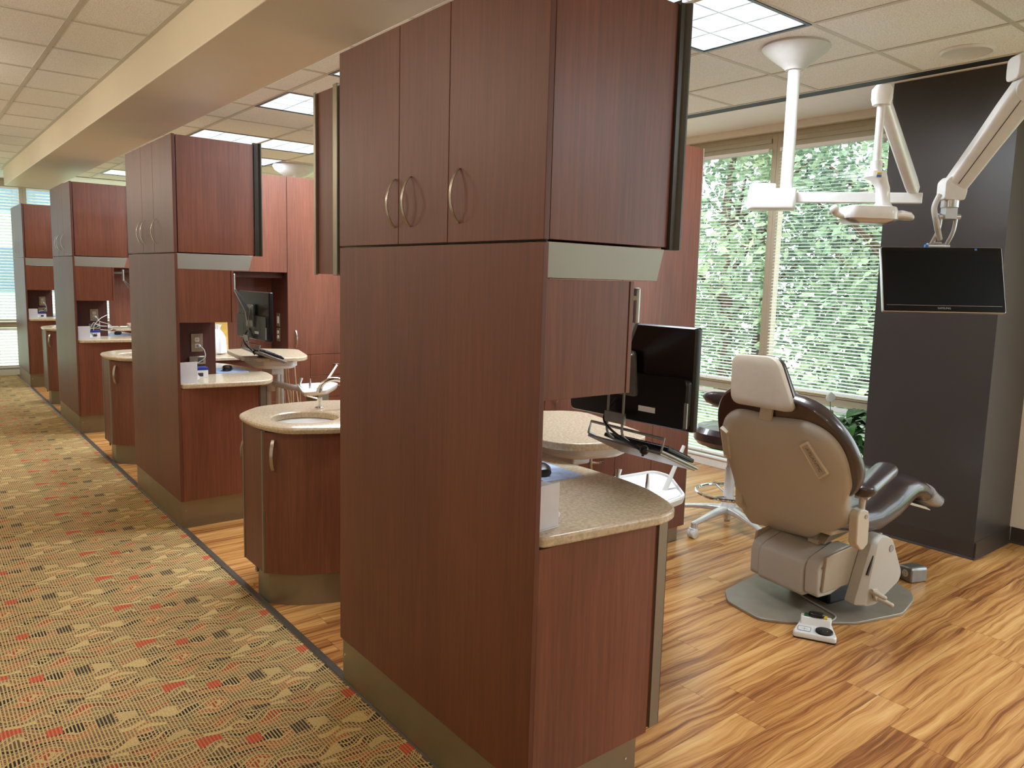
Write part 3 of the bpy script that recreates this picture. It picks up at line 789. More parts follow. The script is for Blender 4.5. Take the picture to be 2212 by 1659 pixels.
# ------------------------------------------------------------------ soft-form helpers
def sring(c, ax, ay, a, b, n=28, e=2.6):
    c, ax, ay = Vector(c), Vector(ax), Vector(ay); out = []
    for k in range(n):
        t = 2 * math.pi * k / n; ct, st_ = math.cos(t), math.sin(t)
        out.append(c + ax * (a * math.copysign(abs(ct) ** (2 / e), ct)) + ay * (b * math.copysign(abs(st_) ** (2 / e), st_)))
    return out
def pad(g, p0, p1, hw, ht, side, e=2.6, n=9):
    """rounded pad from p0 to p1"""
    p0, p1, side = Vector(p0), Vector(p1), Vector(side).normalized(); d = (p1 - p0); upv = side.cross(d).normalized()
    if upv.z < 0: upv = -upv
    rings = []; L = d.length; r = min(hw, L * .45)
    for i in range(n + 1):
        t = math.pi / 2 * i / n; rings.append((r * (1 - math.cos(t)), max(.08, math.sin(t))))
    st_ = rings + [(L - a, s) for a, s in rings[::-1]]
    return g.loft([sring(p0 + d.normalized() * a, side, upv, hw * s, ht * (s ** .5), e=e) for a, s in st_])
def rings_from_poly(poly, fr, offs):
    """poly: list of (v,s); fr(v,s,n)->point ; offs list of (n, inset)"""
    cx = sum(p[0] for p in poly) / len(poly); cy = sum(p[1] for p in poly) / len(poly); out = []
    for n_, ins in offs:
        ring = []
        for v, s in poly:
            d = math.hypot(v - cx, s - cy); k = max(0, (d - ins) / d)
            ring.append(fr(cx + (v - cx) * k, cy + (s - cy) * k, n_))
        out.append(ring)
    return out

# ------------------------------------------------------------------ dental chair (x forward, y left)
def dental_chair(loc, rz, label, recl=31.1, headrest=True, drop=0):
    o = thing('dental_chair', label, 'dental chair', loc, rz, 'brown leather dental chairs')
    plate = rpoly([(-.505, -.06), (-.415, -.152), (-.13, -.308), (.17, -.348), (.37, -.278), (.455, -.215), (.50, -.10), (.50, .10), (.42, .26), (.18, .33), (-.06, .332), (-.40, .255), (-.49, .15)], .03, 3)
    g = G(); g.prism(plate, 0, .014); link('base_plate', g, 'grey_plate', o, .003)
    g = G(); g.box(-.08, -.12, .014, .28, .12, .10); link('motor_housing', g, 'black_plastic', o, .01)
    g = G(); g.ext([(-.20, -.13, .165), (-.02, -.13, .10), (.28, -.13, .10), (.30, -.13, .20), (-.20, -.13, .20)], (0, .26, 0)); link('lift_link', g, 'beige_metal', o, .006)
    cov = lambda u0: [(u0 + .012, .105), (u0, .118), (u0 - .004, .235), (u0 + .01, .268), (u0 + .04, .287), (-.12, .325), (-.06, .33), (-.06, .14), (u0 + .10, .105)]
    for name, v0, v1, du, dz in (('rear_cover', -.122, .145, -.012, -.004), ('cover_end_cap', .147, .206, 0, 0), ('cover_end_cap', -.200, -.124, 0, .012)):
        g = G(); g.ext([(a + du * (a < -.1), v0, b + dz) for a, b in cov(-.282)], (0, v1 - v0, 0)); c = link(name, g, 'shell_plastic', o, .009, seg=3)
        if v1 < 0:
            g = G()
            for uu, zz in ((-.262, .262), (-.258, .16)): g.lathe([(.001, -.203), (.006, -.203), (.007, -.199)], (uu, 0, zz), 12, 'y')
            link('screw', g, 'grey_metal', c)
    g = G(); g.ext([(-.262, -.2, .145), (.16, -.2, .165), (.16, -.2, .372), (-.20, -.2, .322), (-.250, -.2, .312)], (0, -.014, 0)); link('side_panel', g, 'beige_metal', o, .003)
    g = G(); g.ext([(-.262, .2, .145), (.16, .2, .165), (.16, .2, .372), (-.20, .2, .322), (-.250, .2, .312)], (0, .014, 0)); link('side_panel', g, 'beige_metal', o, .003)
    g = G(); g.ext([(-.15, -.12, .33), (.22, -.12, .40), (.22, -.12, .46), (-.02, -.12, .46)], (0, .24, 0)); link('seat_bracket', g, 'beige_metal', o, .004)
    # outer link cover
    a = rpoly([(-.055, .068), (.03, .062), (.205, .150), (.218, .190), (.122, .372), (.040, .396), (.012, .37)], .022, 3)
    b = rpoly([(-.105, .074), (.03, .060), (.212, .150), (.222, .190), (.128, .376), (.045, .400), (.0, .375)], .022, 3)
    g = G(); g.loft([[(p[0], -.292, p[1]) for p in a], [(p[0], -.268, p[1]) for p in b], [(p[0], -.216, p[1]) for p in b]]); lc = link('link_cover', g, 'shell_plastic', o, .006, seg=3)
    g = G(); g.lathe([(.001, -.2945), (.017, -.2945), (.0185, -.292), (.0185, -.290)], (.118, 0, .325), 24, 'y'); link('pivot_cap', g, 'grey_metal', lc)
    g = G(); d = Vector((.079, 0, .20)).normalized(); g.obox((-.024, -.284, .262), d, (0, 1, 0), (.93, 0, -.36), .048, .004, .006); link('slot', g, 'black_plastic', lc)
    for du, dz, l in ((-.015, .138, .07), (.02, .102, .085)):
        g = G(); g.tube([(du, -.29, dz), (du + .004, -.29 - l * .55, dz - .004), (du + .008, -.29 - l, dz - .01)], [.0115, .0115, .0105], 12); g.ball((du + .008, -.29 - l, dz - .01), .0105)
        link('release_lever', g, 'warm_plastic', o)
    g = G(); g.ext([(-.03, -.30, .155), (.01, -.30, .15), (.04, -.30, .09), (.01, -.30, .085)], (0, -.012, 0)); link('lever_bracket', g, 'warm_plastic', o, .002)
    # seat and leg rest
    st_ = [(-.23, .50, .05, .20), (-.20, .515, .085, .235), (-.08, .515, .12, .25), (.08, .525, .145, .256), (.20, .575, .16, .256), (.30, .615, .15, .25), (.40, .625, .125, .24), (.50, .60, .11, .225), (.60, .55, .10, .205), (.68, .50, .09, .185), (.745, .468, .075, .165), (.77, .455, .04, .13)]
    rings = []
    for i, (u_, zt, th, hw) in enumerate(st_):
        p = st_[max(i - 1, 0)]; q = st_[min(i + 1, len(st_) - 1)]
        d = Vector((q[0] - p[0], 0, q[1] - p[1])).normalized(); n_ = Vector((-d.z, 0, d.x))
        rings.append(sring(Vector((u_, 0, zt)) - n_ * th / 2, (0, 1, 0), n_, hw, th / 2, 32, 3.4))
    g = G(); g.loft(rings); link('seat', g, 'brown_leather', o)
    rings = []
    for i, (u_, zt, th, hw) in enumerate(st_[8:], 8):
        p = st_[i - 1]; q = st_[min(i + 1, len(st_) - 1)]
        d = Vector((q[0] - p[0], 0, q[1] - p[1])).normalized(); n_ = Vector((-d.z, 0, d.x)); k = 1.0 + .012 * math.sin(i * 2.3)
        rings.append(sring(Vector((u_ + .008 * (i > 9), 0, zt + .004)) - n_ * th / 2, (0, 1, 0), n_, hw + .010 * k, th / 2 + .008, 32, 3.0))
    g = G(); g.loft(rings); link('toe_cover', g, 'clear_vinyl', o, label='clear plastic sleeve over the foot end')
    g = G(); g.ext([(.42, -.16, .485), (.62, -.15, .425), (.66, -.15, .405), (.665, -.15, .398), (.42, -.16, .470)], (0, .31, 0)); link('leg_support', g, 'warm_plastic', o, .003)
    g = G(); g.ext([(-.20, -.19, .40), (.20, -.19, .41), (.30, -.19, .45), (.28, -.19, .475), (-.20, -.19, .43)], (0, .38, 0)); link('seat_pan', g, 'warm_plastic', o, .01)
    # backrest frame: v, s, n -> point
    al = R(recl); sd_ = Vector((-math.sin(al), 0, math.cos(al))); nn = Vector((math.cos(al), 0, math.sin(al))); P0 = Vector((-.205, 0, .42))
    fr = lambda v, s, n_: P0 + Vector((0, v, 0)) + sd_ * s + nn * n_
    shell = [(-.07, .628), (.0, .635), (.10, .637), (.17, .618), (.255, .555), (.315, .445), (.338, .31), (.360, .16), (.385, .03), (.392, -.06), (.365, -.145), (.325, -.150), (.262, -.142), (.15, -.135), (.03, -.118), (-.045, -.10), (-.13, -.03), (-.215, .015), (-.285, .063), (-.315, .115), (-.322, .185), (-.345, .25), (-.382, .32), (-.398, .395), (-.405, .48), (-.388, .56), (-.34, .615), (-.26, .642), (-.16, .638)]
    shell = [(p.x, p.y) for p in spline([(a, b, 0) for a, b in shell], 3, True)]
    g = G(); g.loft(rings_from_poly(shell, fr, [(-.012, .12), (-.010, .055), (-.003, .022), (.008, .006), (.022, 0), (.045, 0)])); sh = link('back_shell', g, 'shell_plastic', o)
    cu = [(-.08, .752), (.08, .75), (.17, .732), (.25, .675), (.325, .57), (.375, .43), (.39, .33), (.37, .20), (.30, .10), (.26, -.02), (.20, -.06), (0, -.07), (-.16, -.05), (-.20, .04), (-.235, .13), (-.30, .205), (-.385, .27), (-.44, .37), (-.448, .47), (-.42, .585), (-.35, .685), (-.25, .738)]
    cu = [(p.x, p.y) for p in spline([(a * .97 - .005, b, 0) for a, b in cu], 3, True)]
    g = G(); g.loft(rings_from_poly(cu, fr, [(.024, .03), (.026, .010), (.036, .002), (.055, 0), (.075, .004), (.09, .018), (.10, .05), (.103, .14)])); link('back_cushion', g, 'brown_leather', o)
    for side in (1, -1):
        if side == 1: q = [(-.215, .535), (-.262, .562), (-.318, .402), (-.258, .357)]
        else: q = [(.228, .50), (.262, .525), (.318, .335), (.285, .325)]
        a = [fr(v, s, -.013) for v, s in q]
        cen = sum(a, Vector()) / 4; ins = [p + (cen - p).normalized() * .010 - nn * .010 for p in a]; a2 = [p - nn * .012 for p in a]
        g = G(); g.loft([[p + nn * .01 for p in a], a2, ins, [p + nn * .012 for p in ins]]); fr_ = link('grip_frame', g, 'outlet_ivory', sh, .0015)
        g = G(); g.ext([p + nn * .004 for p in ins], nn * .012); link('grip_panel', g, 'grey_plate' if 0 else 'shell_plastic', sh)
        if side == 1:
            ctr = sum(ins, Vector()) / 4; dx_ = (fr(-.288, .38, 0) - fr(-.238, .548, 0)).normalized(); nrm = -nn; dy_ = nrm.cross(dx_)
            mw = Matrix(((dx_.x, dy_.x, nrm.x, ctr.x - nn.x * -.004), (dx_.y, dy_.y, nrm.y, ctr.y), (dx_.z, dy_.z, nrm.z, ctr.z - nn.z * -.004), (0, 0, 0, 1)))
            mw = Matrix.Translation(-nn * .0015) @ mw
            text_mesh('embossed_lettering', 'ATLANTIC', .027, 'grey_plate', sh, mw, .0010)
    if headrest:
        sp = fr(-.035, .62, -.004)
        g = G(); g.ext([(-.548, -.098, 1.035), (-.548, -.030, 1.035), sp + Vector((0, .036, 0)), sp + Vector((0, -.036, 0))], (.014, 0, .006)); link('headrest_post', g, 'warm_plastic', o, .003)
        hp = rpoly([(.134, 1.238), (-.125, 1.247), (-.240, 1.016), (.128, 1.008)], .055, 5)
        F = lambda v, s, n_: Vector((-.585 + n_, v, s))
        g = G(); g.loft(rings_from_poly(hp, F, [(0, .05), (.001, .012), (.004, .004), (.010, 0), (.026, 0)])); link('headrest_shell', g, 'warm_plastic', o)
        g = G(); g.loft(rings_from_poly(hp, F, [(.026, .004), (.034, -.002), (.05, .0), (.065, .012), (.075, .05)])); link('headrest_cushion', g, 'brown_leather', o)
    # arms
    for s in (-1, 1):
        y = .338 * s
        g = G(); pad(g, (-.245, y + s * .012, .658), (.105, y - s * .085, .718), .056, .033, (.28 * s, 1, 0), 2.4); ap = link('armrest_pad', g, 'brown_leather', o)
        g = G(); g.obox((-.15, y - s * .018, .640), (.95, -s * .26, .17), (s * .26, .95, 0), (-.17, 0, .985), .07, .03, .006); link('pad_plate', g, 'warm_plastic', ap, .002)
        g = G(); g.tube([(-.205, y, .56), (-.205, y, .645)], .014, 12); link('armrest_post', g, 'warm_plastic', o)
        br = [(x_ - .05, z_) for x_, z_ in ((-.212, .555), (-.196, .578), (-.168, .582), (-.132, .568), (-.122, .52), (-.118, .415), (-.150, .390), (-.172, .392), (-.205, .425))]
        g = G(); g.ext([(p[0], y - .022, p[1]) for p in br], (0, .044, 0)); bk = link('arm_bracket', g, 'warm_plastic', o, .007, seg=3)
        g = G(); g.lathe([(.001, -.0245 * 1), (.010, -.0245), (.011, -.022)], (-.200, y, .545), 16, 'y'); link('pivot_cap', g, 'grey_plate', bk)
        g = G(); g.tube([(-.225, y - s * .015, .548), (-.232, y - s * .05, .545), (-.245, y - s * .09, .54)], [.030, .026, .034], 16); link('arm_hub', g, 'warm_plastic', o)
    for v in (-.055, .27):
        g = G(); p = fr(v, -.115, .01)
        g.lathe([(.001, -.03), (.014, -.03), (.014, .03), (.001, .03)], p, 14, 'y'); g.obox(p + Vector((.02, 0, .02)), (.7, 0, .7), (0, 1, 0), (-.7, 0, .7), .035, .012, .012)
        link('hinge_lug', g, 'warm_plastic', o, .002)
    return o
ch1 = dental_chair((2.30, 1.92, 0), R(-8), 'beige backed dental chair in the near bay, seen from behind')
ch2 = dental_chair((2.52, 5.36, -.0), R(-14), 'dental chair in the second bay, only its arched back showing over the sink', recl=52, headrest=False)

# foot control, cord, floor outlet
o = thing('foot_control', 'white foot control with round black disc on the floor by the chair', 'foot pedal', (1.885, 1.698, 0), R(-62))
g = G(); poly = rpoly([(-.085, -.078), (.085, -.078), (.092, -.06), (.066, .075), (-.066, .075), (-.092, -.06)], .012, 3)
g.prism(poly, 0, .006); link('rubber_base', g, 'black_plastic', o)
g = G(); g.loft([[(x, y, .006) for x, y in poly], [(x, y, .024) for x, y in poly], [(x * .95, y * .96, .030 + max(0, y) * .05) for x, y in poly]]); link('housing', g, 'white_plastic', o, .002)
g = G(); g.ext([(-.066, .012, .028), (-.066, .035, .062), (-.066, .068, .062), (-.066, .075, .03)], (.132, 0, 0)); link('hump', g, 'white_plastic', o, .006)
g = G(); g.lathe([(.001, .040), (.014, .040), (.016, .038), (.036, .038), (.038, .033), (.038, .028), (.001, .028)], (.038, -.032, 0), 28); link('speed_disc', g, 'black_plastic', o)
g = G(); g.prism(rpoly([(-.072, -.058), (-.018, -.058), (-.018, -.012), (-.072, -.012)], .008, 3), .030, .0318); kp = link('direction_pad', g, 'white_plastic', o)
g = G(); rr_ = rpoly([(-.072, -.058), (-.018, -.058), (-.018, -.012), (-.072, -.012)], .008, 3); g.tube([(x, y, .032) for x, y in rr_], .0008, 6, True)
g.box(-.060, -.0356, .0318, -.030, -.0344, .0322).box(-.0456, -.050, .0318, -.0444, -.020, .0322); link('pad_outline', g, 'print_dark', kp)
g = G(); pad(g, (-.035, .052, .070), (.035, .052, .070), .020, .012, (0, 1, 0)); link('toggle', g, 'black_plastic', o)
g = G(); g.box(-.052, .036, .060, -.030, .066, .068); link('green_end', g, 'green_part', o, .003)
g = G(); g.box(.030, .036, .060, .048, .066, .068); link('yellow_end', g, 'yellow_part', o, .003)
g = G(); g.tube(spline([(2.30, 2.06, .03), (2.239, 2.03, .018), (2.19, 1.95, .019), (2.153, 1.856, .019), (2.124, 1.767, .019), (2.10, 1.72, .019), (2.05, 1.705, .019), (1.995, 1.72, .016), (1.957, 1.735, .030)], 6), .004, 8)
tag(link('power_cord', g, 'hose_grey', None), 'thin grey cord running over the chair base plate to the foot control', 'cord')
o = thing('floor_outlet_box', 'grey metal floor outlet box behind the chair base', 'outlet', (2.93, 1.745, 0), R(-20))
g = G(); g.ext([(-.055, -.055, 0), (-.055, .055, 0), (-.055, .055, .06), (-.055, .04, .075), (-.055, -.04, .085), (-.055, -.055, .075)], (.11, 0, 0)); link('housing', g, 'grey_metal', o, .008)
g = G(); g.lathe([(.001, -.0575), (.019, -.0575), (.020, -.055), (.001, -.055)], (0, -.012, .045), 20, 'x'); r_ = link('receptacle', g, 'outlet_ivory', o)
g = G()
for yy in (-.018, -.006): g.box(-.0585, yy - .001, .048, -.057, yy + .001, .056).box(-.0585, yy - .001, .034, -.057, yy + .001, .042)
link('slots', g, 'black_plastic', r_)
g = G(); g.tube([(-.05, .03, .03), (-.12, .05, .035), (-.16, .06, .03)], .014, 12); link('conduit', g, 'grey_metal', o)

# ------------------------------------------------------------------ assistant stool
o = thing('assistant_stool', 'white five-castor stool with brown seat and curved arm, behind the dental chair', 'stool', (2.82, 2.86, 0))
for k in range(5):
    a = R(108 + 72 * k); c, s = math.cos(a), math.sin(a); T = Vector((-s, c, 0)); D_ = Vector((c, s, 0))
    g = G(); g.loft([sring(D_ * r_ + Vector((0, 0, z_)), T, (0, 0, 1), w_, h_, 14, 3) for r_, z_, w_, h_ in ((.03, .125, .034, .026), (.12, .122, .028, .018), (.22, .108, .022, .014), (.30, .094, .020, .013), (.345, .088, .020, .012))])
    g.lathe([(.001, .062), (.022, .062), (.022, .096), (.001, .098)], (c * .333, s * .333, 0), 14); link('leg', g, 'cast_aluminium', o)
    cc = D_ * .345
    g = G()
    for sgn in (-1, 1):
        rings = []
        for q in ((-.011, .024), (-.008, .03), (.008, .03), (.011, .024)):
            ctr = cc + T * (sgn * .014 + q[0]) + Vector((0, 0, .031)); rings.append([ctr + (D_ * math.cos(2 * math.pi * j / 20) + Vector((0, 0, 1)) * math.sin(2 * math.pi * j / 20)) * q[1] for j in range(20)])
        g.loft(rings)
    g.obox(cc + Vector((0, 0, .048)), T, D_, (0, 0, 1), .02, .018, .014); link('castor', g, 'white_plastic', o)
g = G(); g.lathe([(.001, .06), (.022, .06), (.022, .10), (.045, .105), (.048, .15), (.034, .19), (.030, .40), (.024, .405), (.024, .54), (.001, .54)], n=24); link('column', g, 'white_plastic', o)
g = G(); g.lathe([(.001, .045), (.019, .045), (.019, .10), (.001, .10)], n=16); link('column_foot', g, 'brushed_nickel', o)
g = G(); R0 = .205; g.tube([(math.cos(2 * math.pi * i / 48) * R0 + .0, math.sin(2 * math.pi * i / 48) * R0, .235) for i in range(48)], .011, 10, True); fr0 = link('foot_ring', g, 'chrome', o)
g = G()
for k in range(3):
    a = R(60 + 120 * k); g.tube([(math.cos(a) * .03, math.sin(a) * .03, .21), (math.cos(a) * R0, math.sin(a) * R0, .232)], .007, 8)
link('ring_spoke', g, 'chrome', fr0)
g = G(); rings = [sring((0, 0, z_), (1, 0, 0), (0, 1, 0), r_, r_, 36, 2.3) for z_, r_ in ((.545, .16), (.55, .205), (.58, .23), (.63, .232), (.662, .21), (.676, .15), (.68, .06))]
g.loft(rings); link('seat', g, 'brown_leather', o)
g = G(); g.lathe([(.001, .53), (.17, .535), (.17, .548), (.001, .548)], n=30); link('seat_plate', g, 'black_plastic', o)
# curved arm bar facing the camera side
cx_, cy_ = .07, -.02
arc = [(cx_ + .30 * math.cos(R(t)), cy_ + .30 * math.sin(R(t)), .865) for t in range(160, 321, 10)]
g = G(); rings = []
for i, p in enumerate(arc):
    t = (i / (len(arc) - 1)) * 2 - 1; s = max(.15, (1 - abs(t) ** 6) ** .5); rad = Vector((p[0] - cx_, p[1] - cy_, 0)).normalized()
    rings.append(sring(p, rad, (0, 0, 1), .034 * s, .048 * s, 20, 2.2))
g.loft(rings); link('arm_cushion', g, 'brown_leather', o)
g = G(); g.tube([(0, 0, .53), (.10, -.22, .535), (.115, -.28, .58), (.11, -.295, .83)], .012, 10); link('arm_post', g, 'white_plastic', o)

# ------------------------------------------------------------------ potted peace lily
o = thing('potted_lily', 'potted peace lily with one white flower beside the dark column', 'plant', (3.83, 2.71, 0))
g = G(); g.lathe([(.001, 0), (.10, 0), (.115, .02), (.15, .26), (.155, .27), (.14, .27), (.135, .24), (.001, .24)], n=28); link('pot', g, 'pot_glaze', o)
g = G(); g.lathe([(.001, .238), (.134, .238), (.134, .246), (.001, .25)], n=20); link('soil', g, 'soil', o)
lr = random.Random(5)
for i in range(64):
    a = lr.uniform(0, 6.283); rise = lr.uniform(.16, .42); reach = lr.uniform(.06, .24) * (1 if math.sin(a) > -.3 else .7); L = lr.uniform(.16, .26); w = L * lr.uniform(.18, .25)
    D_ = Vector((math.cos(a), math.sin(a), 0)); T = Vector((-D_.y, D_.x, 0)); b = D_ * .03 + Vector((0, 0, .24)); tip0 = D_ * reach + Vector((0, 0, .24 + rise))
    g = G(); g.tube([b, (b + tip0) / 2 + Vector((0, 0, .04)), tip0], .0028, 5)
    n_ = 8; rows = []
    for j in range(n_ + 1):
        t = j / n_; ww = w * (math.sin(math.pi * min(1, t * .92 + .04)) ** .8) * (1 - .25 * t); c = tip0 + D_ * (L * t * .75) + Vector((0, 0, L * (.75 * t - 1.05 * t * t * (.4 + .6 * (reach / .24)))))
        rows.append([g.bm.verts.new(c - T * ww + Vector((0, 0, ww * .35))), g.bm.verts.new(c), g.bm.verts.new(c + T * ww + Vector((0, 0, ww * .35)))])
    for j in range(n_):
        for k in (0, 1): g.bm.faces.new((rows[j][k], rows[j][k + 1], rows[j + 1][k + 1], rows[j + 1][k]))
    link('leaf', g, 'lily_leaf', o)
g = G(); g.tube(spline([(0, 0, .25), (-.02, .02, .45), (-.035, .03, .62), (-.03, .05, .76)], 5), .0028, 6); fs = link('flower_stem', g, 'lily_leaf', o)
g = G(); g.loft([sring((-.03 + .004 * math.cos(0), .05, .755 + h_), (.78, -.62, 0), (.3, .4, .2), r_, .006, 16, 2) for h_, r_ in ((0, .006), (.012, .026), (.03, .036), (.05, .030), (.066, .014), (.075, .002))]); link('flower', g, 'petal', o)

# ------------------------------------------------------------------ operatory light on ceiling pole
def op_light(loc, label, arms=True):
    o = thing('operatory_light', label, 'dental light', loc, 0, 'white operatory lights on ceiling poles')
    g = G(); g.lathe([(.001, 0), (.16, 0), (.165, -.012), (.15, -.03), (.07, -.092), (.05, -.108), (.045, -.115), (.001, -.115)], n=40); link('ceiling_canopy', g, 'arm_plastic', o)
    g = G(); g.tube([(0, 0, -.10), (0, 0, -.70)], .030, 20); link('pole', g, 'white_plastic', o)
    dA = Vector((.6427, -.7660, 0)); nA = Vector((.766, .6427, 0)); Z = Vector((0, 0, 1)); H = Vector((0, 0, -.742))
    g = G(); g.loft([[H + dA * x_ + nA * y_ * k + Z * z_ for x_, y_ in rpoly([(-.185, -.06), (.045, -.06), (.045, .06), (-.185, .06)], .02, 3)] for z_, k in ((-.060, .88), (-.050, 1), (.005, 1.05), (.035, .98), (.045, .9))])
    link('pivot_housing', g, 'white_plastic', o, .004)
    g = G(); g.loft([[H + dA * x_ + nA * y_ * k + Z * z_ for x_, y_ in rpoly([(-.18, -.052), (-.055, -.052), (-.055, .052), (-.18, .052)], .02, 3)] for z_, k in ((.03, 1), (.06, .95), (.07, .85))]); link('housing_cap', g, 'white_plastic', o, .004)
    g = G(); g.obox(H + dA * .33 + Z * .005, dA, nA, Z, .31, .022, .026); link('horizontal_arm', g, 'white_plastic', o, .004)
    J1 = H + dA * .60 + Z * .05; J2 = Vector((2.095 - 2.296, 1.70 - 2.261, 2.375 - 2.74))
    g = G(); g.obox(J1 + Z * -.005, dA, nA, Z, .02, .014, .035); link('knuckle', g, 'grey_metal', o, .003)
    d = (J2 - J1).normalized(); sdv = d.cross(Z).normalized(); u2 = sdv.cross(d)
    g = G(); g.loft([sring(J1 + d * t_, sdv, u2, .026, h_, 20, 4) for t_, h_ in ((-.01, .028), (.05, .036), ((J2 - J1).length * .5, .034), ((J2 - J1).length - .03, .030), ((J2 - J1).length + .01, .024))]); link('spring_arm', g, 'white_plastic', o, .003)
    g = G(); g.loft([sring(J2 + Z * z_, dA, nA, r_, .032, 20, 3) for z_, r_ in ((-.035, .034), (-.01, .042), (.03, .042), (.045, .03))]); link('elbow_cap', g, 'white_plastic', o)
    B_ = J2 + Z * -.30
    g = G(); g.tube([J2 + Z * -.03, B_], .0165, 16); g.tube([B_ + Z * .03, B_ + Z * -.02], .025, 16); link('drop_rod', g, 'white_plastic', o)
    vx = Vector((.79, -.61, 0)); vy = Vector((.61, .79, 0))      # across and away
    K = B_ + Z * -.035
    g = G(); g.loft([sring(K + Z * z_ + vx * x_, vx, vy, a_, b_, 20, 3) for z_, x_, a_, b_ in ((.02, .0, .04, .035), (-.005, .0, .046, .042), (-.02, .02, .03, .034), (-.05, .036, .026, .03), (-.11, .042, .026, .03), (-.135, .044, .04, .04))]); nk = link('neck', g, 'white_plastic', o)
    cc = K + Z * .002 - vy * .0405 - vx * .004
    g = G(); g.obox(cc + Z * .006, vx, vy, Z, .010, .002, .003); link('yellow_mark', g, 'yellow_part', nk)
    g = G(); g.obox(cc - Z * .006, vx, vy, Z, .010, .002, .005); link('blue_mark', g, 'blue_part', nk)
    Hd = K - vx * .022 + Z * -.165
    tilt = lambda x_, y_, z_: Hd + vx * x_ + (vy * y_ + Z * z_)
    hp = rpoly([(-.115, -.05), (-.09, -.075), (.09, -.075), (.125, -.035), (.125, .06), (.09, .085), (-.09, .085), (-.115, .05)], .02, 3)
    g = G(); g.loft([[tilt(x_ * k, y_ * k, z_) for x_, y_ in hp] for z_, k in ((.036, .80), (.032, .93), (.012, 1), (-.012, 1), (-.02, .985))]); hd = link('lamp_head', g, 'white_plastic', o)
    g = G(); g.loft([[tilt(x_ * k, y_ * k, z_) for x_, y_ in hp] for z_, k in ((-.018, .98), (-.028, .94), (-.040, .78), (-.042, .5))]); link('lamp_lens', g, 'silver_paint', hd)
    g = G(); g.tube(spline([tilt(-.09, -.01, -.018), tilt(-.135, -.02, -.006), tilt(-.165, -.035, .012), tilt(-.17, -.05, .016)], 4), [.010, .010, .011, .012, .013, .014, .015, .016, .016, .0165, .017, .017, .0165][:13], 12); g.ball(tilt(-.168, -.05, .014), .019); link('handle', g, 'white_plastic', o)
    g = G(); g.loft([sring(tilt(x_, 0, z_), vy, Z, b_, h_, 18, 2.6) for x_, z_, b_, h_ in ((.10, .0, .06, .018), (.14, .002, .055, .020), (.175, -.002, .05, .018), (.195, -.008, .03, .012))]); link('handle', g, 'white_plastic', o)
    return o
ol = op_light((2.296, 2.261, CZ), 'white dental light on jointed arms hanging over the near chair')
dup(ol, (2.296, 2.261 + OFF[1], CZ), 'dental light of the second bay, hidden behind the nearest tower')
o = thing('ceiling_canopy', 'round white ceiling canopy seen above the second bay partition', 'dental light', (2.27, 8.42, CZ))
g = G(); g.lathe([(.001, 0), (.24, 0), (.245, -.02), (.22, -.06), (.14, -.11), (.06, -.14), (.001, -.14)], n=40); link('canopy', g, 'arm_plastic', o)
g = G(); g.tube([(0, 0, -.13), (0, 0, -.72)], .030, 16); link('pole', g, 'white_plastic', o)

# ------------------------------------------------------------------ ceiling-hung television and its arm
Xc = Vector((.6973, -.7167, .0129)).normalized(); Zc = Vector((.2125, .2239, .9512)).normalized(); Yc = Zc.cross(Xc).normalized(); Tc = Vector((2.3381, 1.4825, 1.6028))
RM = Matrix(((Xc.x, Yc.x, Zc.x), (Xc.y, Yc.y, Zc.y), (Xc.z, Yc.z, Zc.z))).to_4x4()
o = thing('ceiling_television', 'black flat monitor hanging from the ceiling arm, in front of the dark column', 'monitor', tuple(Tc)); o.rotation_euler = RM.to_euler()
g = G(); g.loft([[(x_ * k, y_, z_ * k) for x_, z_ in rpoly([(-.255, -.15), (.255, -.15), (.255, .15), (-.255, .15)], .008, 3)] for y_, k in ((.0, .985), (.003, 1), (.022, 1), (.04, .9))]); link('casing', g, 'silver_paint', o)
g = G(); g.prism(rpoly([(-.252, -.147), (.252, -.147), (.252, .147), (-.252, .147)], .006, 2), 0, .004); g.xf(Matrix(((1, 0, 0, 0), (0, 0, -1, .001), (0, 1, 0, 0), (0, 0, 0, 1)))); bz = link('bezel', g, 'black_gloss', o, .001)
g = G(); g.box(-.236, -.0036, -.118, .236, -.0030, .130); link('screen_panel', g, 'screen', o)
g = G(); g.box(-.24, -.0040, -.1215, .24, -.0034, -.1203); link('bezel_line', g, 'silver_paint', bz)
g = G(); g.box(.140, -.0044, .134, .150, -.0035, .143); link('sticker', g, 'blue_part', bz)
text_mesh('brand_lettering', 'SAMSUNG', .012, 'silver_paint', bz, Matrix(((1, 0, 0, 0), (0, 0, -1, -.0036), (0, 1, 0, -.133), (0, 0, 0, 1))))
o = thing('monitor_ceiling_arm', 'thick grey white ceiling arm slanting down to the hanging television', 'monitor arm', (2.55, 1.17, CZ)); O3 = Vector((2.55, 1.17, CZ))
def W3(x, y, z): return Vector((x, y, z)) - O3
g = G(); g.tube([(0, 0, 0), (0, 0, -.14)], .05, 24); g.lathe([(.001, 0), (.12, 0), (.12, -.015), (.001, -.02)], n=32); link('ceiling_mount', g, 'arm_plastic', o)
Vx = Vector((.776, -.631, 0)); Vy = Vector((.631, .776, 0)); Z = Vector((0, 0, 1))
A1 = W3(2.47, 1.235, 2.45); A2 = W3(2.405, 1.515, 1.985)
A1 = W3(2.455, 1.265, 2.40)
g = G(); g.loft([sring(p, Vy, Z, .045, h_, 20, 4) for p, h_ in ((W3(2.66, 1.10, 2.60), .05), (W3(2.52, 1.21, 2.535), .06), (W3(2.40, 1.31, 2.475), .05))]); g.obox(W3(2.56, 1.18, 2.60), Vx, Vy, Z, .05, .045, .05); link('upper_block', g, 'arm_plastic', o, .006)
